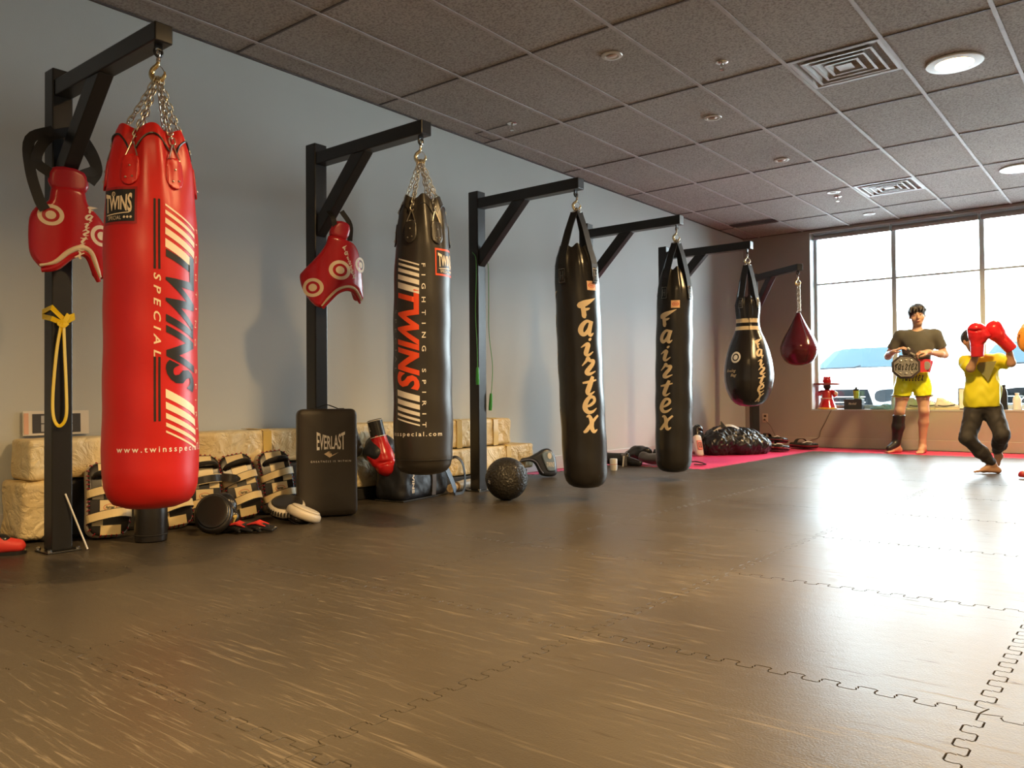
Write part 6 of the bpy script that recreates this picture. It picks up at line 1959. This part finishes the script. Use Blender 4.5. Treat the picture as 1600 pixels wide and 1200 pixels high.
# left pile
mb = MB(); mb.lathe([(.01, 0), (.030, .0), (.034, .01), (.036, .10), (.034, .112), (.01, .114)], 20)
t = thing('bottle', 'small white container on the floor peeking out right of the third bag', 'container', (.545, 6.62, 0)); mb.build('container', M_whitep, t)
mb = MB(); mb.tube([(.036 * math.cos(a), .036 * math.sin(a), .06) for a in np.linspace(0, 2 * PI, 21)[:-1]], .0015, 5, closed=True); mb.build('label_line', M_redline, t)
t = thing('shin_guard', 'long black shin guard with grey strap on the floor between the third and fourth bags', 'shin guard', (.36, 7.10, 0), math.radians(8))
F = Field((-.28, -.12, 0), (.26, .12, .16), .009)
F.limb([((-.20, 0, .075), .060), ((0, 0, .06), .055), ((.18, -.01, .035), .032)], .03); F.cone((-.2, .0, .10), (.05, 0, .115), .02, .02, .02); F.clip(lambda P: .003 - P[..., 2])
F.mesh('guard_shell', M_glossb, t)
mb = MB(); mb.band(spline([(.0, .06, .02), (.01, .05, .10), (.02, -.03, .125), (.045, -.07, .10), (.055, -.078, .01)], 4), (0, -.5, 1), .045, .004); mb.build('strap', M_gry, t, smooth=False)
mb = MB(); mb.band([(.035, -.082, .0), (.04, -.080, .06), (.045, -.078, .11)], (0, -1, 0), .012, .004); mb.build('strap_edge', M_whitep, t, smooth=False)
blob('head_guard', 'black padded head guard on the pile between the third and fourth bags', 'head guard', (.36, 7.42, 0), [((0, 0, .10), (.12, .10, .09)), ((-.09, -.03, .07), (.07, .07, .06)), ((.09, .0, .13), (.06, .06, .05))], M_glossb, (.008, 26, 3))
blob('body_pad', 'grey curved pad lying under the black gear beside the fourth bag', 'pad', (.60, 7.30, 0), [((0, 0, .07), (.17, .08, .055)), ((-.11, 0, .10), (.05, .05, .04))], M_gry, (.005, 20, 5))
blob('bag', 'black soft bag on top of the heap just left of the fourth bag', 'bag', (.66, 7.52, 0), [((0, 0, .15), (.13, .09, .12)), ((.08, 0, .20), (.07, .06, .07)), ((-.05, -.03, .09), (.12, .08, .08))], M_nyl, (.010, 24, 2), kk=.06)
t = thing('strap', 'black looped strap lying on the pink mat right of the fourth bag', 'strap', (.98, 7.50, 0))
mb = MB(); mb.band(spline([(-.10, .0, .03), (-.02, -.01, .045), (.05, .0, .035), (.075, .02, .02), (.04, .05, .012), (-.05, .04, .012)], 5), (0, 0, 1), .03, .010); mb.build('strap_band', M_glossb, t, smooth=False)
mb = MB(); mb.box((-.075, .0, .036), (.03, .035, .018)); mb.build('buckle', M_silver, t, smooth=False, bevel=.003)
# right pile
gl = glove('boxing_glove', 'black and white boxing glove with pink label leaning on the big black bag', 'boxing glove', (.33, 8.80, .085), aim((-.1, .35, .75), 1.0), M_glossb, mat('white_glove_cuff', (.75, .72, .68), .35), 1.05, trim=M_whitep)
gl.location = (.345, 8.78, .10)
t = thing('glove_pair_label', 'white shin guard with pink badge tucked beside the black bag', 'shin guard', (.43, 8.72, 0), rot=(-.35, .1, math.radians(62)))
t.name = 'shin_guard'
pad('guard_shell', rrect(.11, .26, .04, 5, 0, .13), .022, .015, mat('white_glove_cuff', (.75, .72, .68), .35), t, lambda s_, n, t_: (s_, n + 3 * s_ * s_, t_), h=.008)
pb = pad('pink_badge', rrect(.075, .12, .015, 4, 0, .13), .005, .004, mat('pink_badge_vinyl', (.80, .25, .22), .4), t, lambda s_, n, t_: (s_, n - .026 + 3 * s_ * s_, t_), h=.005)
decal('badge_lettering', merge2d(quads2d([[(-.022, .03), (.022, .03), (.022, .022), (-.022, .022)], [(-.022, -.03), (.022, -.03), (.022, -.022), (-.022, -.022)], [(-.022, -.03), (-.015, -.03), (-.015, .03), (-.022, .03)], [(.015, -.03), (.022, -.03), (.022, .03), (.015, .03)], [(-.004, -.015), (.004, -.015), (.004, .015), (-.004, .015)]])), lambda u, v: (u, -.0335 + 3 * u * u, .13 + v), M_blackp, pb, 0)
o = blob('gear_bag', 'large black shiny gear bag slumped in front of the corner rack', 'gear bag', (.60, 9.22, 0), [((-.12, -.12, .12), (.19, .24, .19)), ((.08, .14, .12), (.20, .28, .17)), ((.20, .30, .10), (.16, .20, .12)), ((-.08, -.02, .24), (.12, .14, .09)), ((.02, .22, .20), (.18, .22, .10))], M_nyl, (.014, 15, 6), h=.010, kk=.10)
mb = MB(); mb.band(spline([(-.16, -.26, .10), (-.13, -.24, .26), (-.02, -.08, .345), (.06, .05, .31), (.10, .10, .22), (.17, .05, .10)], 6), (.5, -.6, .6), .030, .004); mb.build('bag_strap', mat('pale_strap_edge', (.50, .45, .38), .5), o, smooth=False)
mb = MB(); mb.add([(-.06, -.16, .32), (-.01, -.13, .325), (-.07, -.15, .40), (-.055, -.15, .32), (-.005, -.12, .325), (-.065, -.14, .40)], [(0, 1, 2), (5, 4, 3), (0, 3, 4, 1), (1, 4, 5, 2), (2, 5, 3, 0)]); mb.build('bag_flap', M_nyl, o, smooth=False)
def flat_pad(lab, loc, rz, tilt, letters=True):
    t = thing('kick_pad', lab, 'kick pad', loc, rot=(tilt[0], tilt[1], rz))
    pad('cushion', rrect(.21, .42, .075, 5), .034, .025, M_glossb, t, lambda s_, n, t_: (s_, t_, n + .045), h=.009)
    mb = MB(); R2 = rrect(.218, .428, .078, 5)
    mb.tube([(x, y, .045) for x, y in R2], .005, 6, closed=True); mb.build('red_edge', mat('dark_red_edge', (.30, .02, .03), .4), t)
    mb = MB(); mb.band(spline([(-.09, .06, .07), (-.04, .07, .12), (.05, .07, .12), (.10, .06, .07)], 4), (0, 0, 1), .05, .006); mb.build('strap', M_glossb, t, smooth=False)
    mb = MB(); mb.tube(spline([(-.08, -.08, .075), (-.02, -.09, .095), (.05, -.08, .09), (.09, -.06, .075)], 4), .006, 6); mb.build('white_piping', M_whitep, t)
    if letters:
        for yy, tx in ((-.14, 'TWINS'),):
            decal('pad_lettering', move2d(fit(text2d(tx, 1, offset=.03, spacing=1.3), .15, .028), -.075, yy), lambda u, v: (u, v, .0805), M_whitep, t, 0)
        decal('side_lettering', fit(text2d('FAIRTEX', 1, offset=.03, spacing=1.3), .26, .022), lambda u, v: (-.116, .13 - u, .036 + v), mat('salmon_print', (.72, .42, .30), .5), t, 0)
    return t
flat_pad('black kick pad with white and red lettering lying flat beside the big black bag', (.82, 10.00, .005), math.radians(62), (0, .08))
flat_pad('black kick pad lying on another pad, under the wall socket', (.70, 10.22, .085), math.radians(80), (0, .12), False)
flat_pad('black kick pad lying farthest back by the window wall, red edge towards the viewer', (.98, 10.62, .005), math.radians(55), (0, .0), False)

# ================================================================== ON THE WINDOW SILL AND THE WALL BELOW
ZS = .508
M_ceramic = mat('glossy_red_ceramic', (.55, .015, .02), .10, coat=.5)
t = thing('figurine', 'glossy red ceramic figurine with wide brimmed hat on the sill at the window corner', 'figurine', (1.11, 11.19, ZS), math.radians(8))
mb = MB(); mb.lathe([(.02, 0), (.125, .0), (.128, .012), (.122, .024), (.118, .026)], 40); mb.build('base_rim', mat('orange_yellow_glaze', (.80, .45, .08), .15, coat=.4), t)
mb = MB(); mb.lathe([(.118, .024), (.108, .05), (.088, .10), (.072, .145), (.068, .175), (.07, .20), (.066, .235), (.05, .262), (.03, .27)], 40)
rb = mb.build('robe', M_ceramic, t)
mb = MB(); mb.tube([(.0735 * math.cos(a), .0735 * math.sin(a), .148) for a in np.linspace(0, 2 * PI, 33)[:-1]], .005, 8, closed=True); mb.build('sash', M_gold, rb)
mb = MB(); mb.ball((0, 0, .305), .050, 14, sc=(1, 1, .85)); mb.build('head', mat('dark_glaze', (.06, .035, .03), .2), t)
mb = MB(); mb.lathe([(.01, .334), (.125, .326), (.165, .330), (.172, .342), (.165, .354), (.055, .356), (.02, .357)], 44); mb.build('hat_brim', mat('red_brown_glaze', (.30, .06, .05), .5), t)
mb = MB(); mb.ball((0, 0, .385), .056, 14, sc=(1, 1, .95))
for k in range(5): mb.ball((.030 * math.cos(1.25 * k), .030 * math.sin(1.25 * k), .425), .020, 8)
mb.build('hat_crown', M_ceramic, t)
for s_ in (-1, 1):
    mb = MB(); mb.tube(spline([(s_ * .050, -.01, .245), (s_ * .095, -.03, .215), (s_ * .115, -.045, .165 if s_ > 0 else .215)], 5), [.024, .026, .028, .030, .032, .033, .034, .033, .032, .030, .024], 12); mb.build('arm', mat('pink_red_ceramic', (.55, .06, .12), .12, coat=.4) if s_ < 0 else M_ceramic, t)
mb = MB(); mb.ball((.118, -.050, .215), .026, 10); mb.build('pale_hand', mat('peach_glaze', (.75, .50, .38), .2), t)
M_cord = mat('brown_cord', (.06, .03, .02), .5)
mb = MB(); mb.tube(spline([(1.20, 11.10, ZS + .004), (1.19, 11.060, .48), (1.12, 11.055, .33), (1.06, 11.055, .22), (1.03, 11.06, .13), (.93, 11.05, .09), (.88, 11.045, .03), (.84, 11.02, .006)], 6), .0035, 6)
tag(mb.build('power_cord', M_cord), 'thin brown cord running from the red figurine down the wall to the mats', 'cord')
mb = MB(); mb.tube(spline([(.295, 11.035, .36), (.33, 11.02, .34), (.40, 11.0, .27), (.46, 10.98, .16), (.52, 10.95, .05), (.55, 10.9, .006)], 6), .0035, 6)
tag(mb.build('power_cord', M_cord), 'thin brown cord hanging from the wall socket behind the pads', 'cord')
t = thing('wall_socket', 'pale wall socket with a plug in it, low on the wall in the corner', 'socket', (.292, YF, .385))
mb = MB(); mb.box((0, -.004, 0), (.078, .008, .122)); mb.build('cover_plate', mat('ivory_plastic', (.66, .55, .42), .4), t, smooth=False, bevel=.002)
mb = MB(); mb.box((0, -.009, .028), (.034, .004, .030)); mb.build('receptacle', M_cord, t, smooth=False)
mb = MB(); mb.lathe([(.012, 0), (.014, .006), (.012, .028), (.005, .034)], 12, c=(0, -.012, -.022), M=roteul(PI / 2, 0, 0)); mb.build('plug', M_cord, t)
# speaker
t = thing('speaker', 'dark grey speaker with white script lettering on the sill', 'speaker', (1.46, 11.18, ZS), math.radians(-6))
mb = MB(); mb.box((0, 0, .070), (.235, .10, .136)); mb.build('cabinet', mat('charcoal_vinyl', (.035, .036, .040), .5), t, smooth=False, bevel=.008)
mb = MB(); mb.box((0, -.052, .068), (.218, .006, .118)); gr = mb.build('grille_cloth', mat('grey_grille_cloth', (.085, .088, .098), .8, bump=.4, bscale=400), t, smooth=False, bevel=.002)
decal('speaker_lettering', move2d(fit(text2d('Marshall', 1, shear=.35, offset=.02), .105, .030), -.052, 0), lambda u, v: (u, -.0565, .062 + v), M_whitep, gr, 0)
mb = MB(); mb.box((0, 0, .1405), (.20, .05, .005)); mb.build('top_panel', M_silver, t, smooth=False)
t = thing('shaker_bottle', 'yellow green shaker bottle with black lid standing on the speaker', 'bottle', (1.485, 11.185, ZS + .143))
mb = MB(); mb.lathe([(.02, 0), (.032, .002), (.034, .06), (.038, .10), (.038, .106)], 24); mb.build('cup', mat('lime_plastic', (.60, .78, .10), .25), t)
mb = MB(); mb.lathe([(.039, .104), (.040, .124), (.030, .130), (.014, .131), (.013, .150), (.004, .151)], 24); mb.tube([(.03, 0, .13), (.034, 0, .15), (.0, 0, .155)], .004, 6); mb.build('lid', M_blackp, t)
mb = MB(); mb.tube(spline([(.036, -.01, .095), (.062, -.012, .085), (.060, -.012, .03), (.034, -.01, .02)], 4), .0045, 8); mb.build('cup_handle', M_blackp, t)
def sill(name, lab, cat, x, prims, m_, wb=(.004, 40, 1), h=.006):
    o = blob(name, lab, cat, (0, 0, 0), prims, m_, wb, h); o.location = (x, 11.18, ZS); return o
sill('cloth', 'pale blue cloth crumpled on the sill between the speaker and the standing man', 'cloth', 1.80, [((0, 0, .025), (.10, .06, .030)), ((.06, .0, .045), (.05, .04, .030)), ((-.09, -.01, .015), (.05, .04, .02))], mat('light_blue_cloth', (.35, .58, .70), .8), (.009, 45, 2))
def bottle(lab, x, y, hgt, r, m_, cap, lab2=None):
    t = thing('water_bottle', lab, 'bottle', (x, y, ZS))
    mb = MB(); mb.lathe([(.01, 0), (r * .95, .002), (r, .01), (r, hgt * .62), (r * .85, hgt * .74), (r * .42, hgt * .88), (r * .42, hgt * .93)], 20); mb.build('bottle_body', m_, t)
    mb = MB(); mb.lathe([(r * .5, hgt * .92), (r * .5, hgt), (.003, hgt * 1.005)], 14); mb.build('cap', cap, t)
M_clearp = mat('clear_plastic', (.62, .74, .80), .12)
bottle('small clear bottle on the sill just left of the standing man', 1.945, 11.19, .20, .032, M_clearp, M_whitep)
bottle('dark bottle on the sill right of the child in yellow', 3.165, 11.20, .30, .040, M_glossb, M_glossb)
bottle('white bottle on the sill at the right edge beside the dark bottle', 3.30, 11.18, .20, .045, M_whitep, M_whitep)
t = thing('picture_card', 'white card with dark frame standing on the sill left of the child', 'card', (2.755, 11.19, ZS), rot=(-.12, 0, math.radians(6)))
mb = MB(); mb.box((0, 0, .135), (.15, .010, .265)); mb.build('frame', M_glossb, t, smooth=False, bevel=.002)
mb = MB(); mb.box((0, -.0065, .135), (.125, .004, .240)); mb.build('card', M_whitep, t, smooth=False)
def shoe(lab, x, rz, m_up, y=11.17):
    t = thing('sneaker', lab, 'shoe', (x, y, ZS), rz, group='white sneakers on the sill')
    F = Field((-.17, -.08, .0), (.17, .08, .18), .006)
    F.limb([((-.09, 0, .06), .042), ((.02, 0, .058), .044), ((.10, 0, .040), .032)], .03); F.cone((-.085, 0, .07), (-.075, 0, .120), .042, .040, .02); F.cone((-.02, 0, .09), (-.07, 0, .125), .036, .036, .02)
    F.cone((-.075, 0, .11), (-.070, 0, .20), .026, .030, .006, 'sub'); F.clip(lambda P: .024 - P[..., 2])
    F.mesh('upper', m_up, t)
    mb = MB(); out = smooth_poly([(-.135, 0), (-.12, .038), (-.03, .036), (.06, .044), (.125, .028), (.14, 0), (.125, -.028), (.06, -.044), (-.03, -.036), (-.12, -.038)], 3)
    mb.prism(out, 0, .026); mb.build('sole', mat('cream_gum_sole', (.72, .60, .42), .5), t, smooth=False, bevel=.004)
    mb = MB()
    for k in range(5): mb.tube([(.065 - .022 * k, -.026, .088 + .007 * k), (.060 - .022 * k, 0, .103 + .008 * k), (.065 - .022 * k, .026, .088 + .007 * k)], .0042, 6)
    mb.build('laces', M_blackp, t)
    for s_ in (-1, 1):
        mb = MB(); mb.band(spline([(-.10, s_ * .045, .055), (-.03, s_ * .050, .045), (.05, s_ * .048, .055), (.09, s_ * .037, .062)], 4), (0, s_, 0), .010, .004); mb.build('side_stripe', M_blackp, t, smooth=False)
    return t
M_sn = mat('white_sneaker', (.78, .77, .74), .45)
shoe('white sneaker with black laces on the sill, directly right of the standing man', 2.56, math.radians(10), M_sn)
shoe('white sneaker partly behind the standing man\'s bare leg', 2.36, math.radians(-8), M_sn, 11.20)
shoe('pale sneaker on the sill seen between the man\'s two legs', 2.23, math.radians(20), mat('pale_green_sneaker', (.55, .64, .58), .45), 11.16)
# red and black things on the floor in front
t = thing('glove_pair', 'red and black training gloves lying on the floor in front of the kick pads', 'gloves', (.84, 2.47, 0), math.radians(40))
t.name = 'training_gloves'
for k, (x_, y_, a_) in enumerate(((-.055, 0.0, .2), (.045, .02, -.35))):
    F = Field((x_ - .12, y_ - .10, 0), (x_ + .12, y_ + .10, .09), .006)
    F.ell((x_, y_, .028), (.060, .042, .024), None, .02)
    for j in range(4): F.cone((x_ + .03, y_ - .03 + .02 * j, .026), (x_ + .085, y_ - .042 + .028 * j, .016), .011, .009, .008)
    F.cone((x_ - .01, y_ - .03, .026), (x_ + .03, y_ - .065, .015), .011, .009, .008); F.cone((x_ - .05, y_, .024), (x_ - .09, y_, .022), .026, .027, .02); F.clip(lambda P: .002 - P[..., 2])
    gl_ = F.mesh('glove', M_glossb, t)
    mb = MB()
    for j in range(4): mb.tube([(x_ - .05 + .01 * j, y_ - .03 + .02 * j, .044), (x_ + .0, y_ - .032 + .021 * j, .0535), (x_ + .05, y_ - .038 + .026 * j, .036)], [.003, .0085, .003], 6)
    mb.build('red_flash', mat('bright_red_mesh', (.75, .05, .04), .5), gl_)
t = thing('hand_guard', 'black padded guard with yellow tab behind the round black mitt', 'guard', (.60, 2.475, .0), math.radians(30))
F = Field((-.12, -.10, 0), (.12, .10, .22), .008); F.ell((0, 0, .11), (.075, .055, .085), None, .02); F.ell((.04, -.02, .06), (.06, .05, .055), None, .02); F.wob(.004, 40, 1); F.clip(lambda P: .002 - P[..., 2]); F.mesh('guard_body', M_glossb, t)
mb = MB(); mb.box((.085, -.045, .055), (.016, .03, .05), R=roteul(.3, .4, 0)); mb.build('yellow_tab', M_tape, t, smooth=False, bevel=.003)
t = thing('shoe', 'red and black sports shoe at the left edge on the floor beside the nearest rack', 'shoe', (.43, 1.40, 0), math.radians(62))
F = Field((-.18, -.08, 0), (.18, .08, .14), .007)
F.limb([((-.10, 0, .055), .042), ((.02, 0, .048), .042), ((.11, 0, .036), .032)], .03); F.cone((-.09, 0, .06), (-.08, 0, .095), .040, .038, .02); F.clip(lambda P: .012 - P[..., 2])
F.mesh('upper', mat('bright_red_mesh', (.75, .05, .04), .5), t)
F = Field((-.18, -.08, .03), (.18, .08, .16), .007); F.limb([((-.08, 0, .075), .036), ((.05, 0, .062), .034)], .02); F.clip(lambda P: .055 - P[..., 2]); F.mesh('black_tongue', M_glossb, t)
mb = MB(); mb.prism(rrect(.29, .085, .04, 5), 0, .016); mb.build('sole', M_glossb, t, smooth=False)
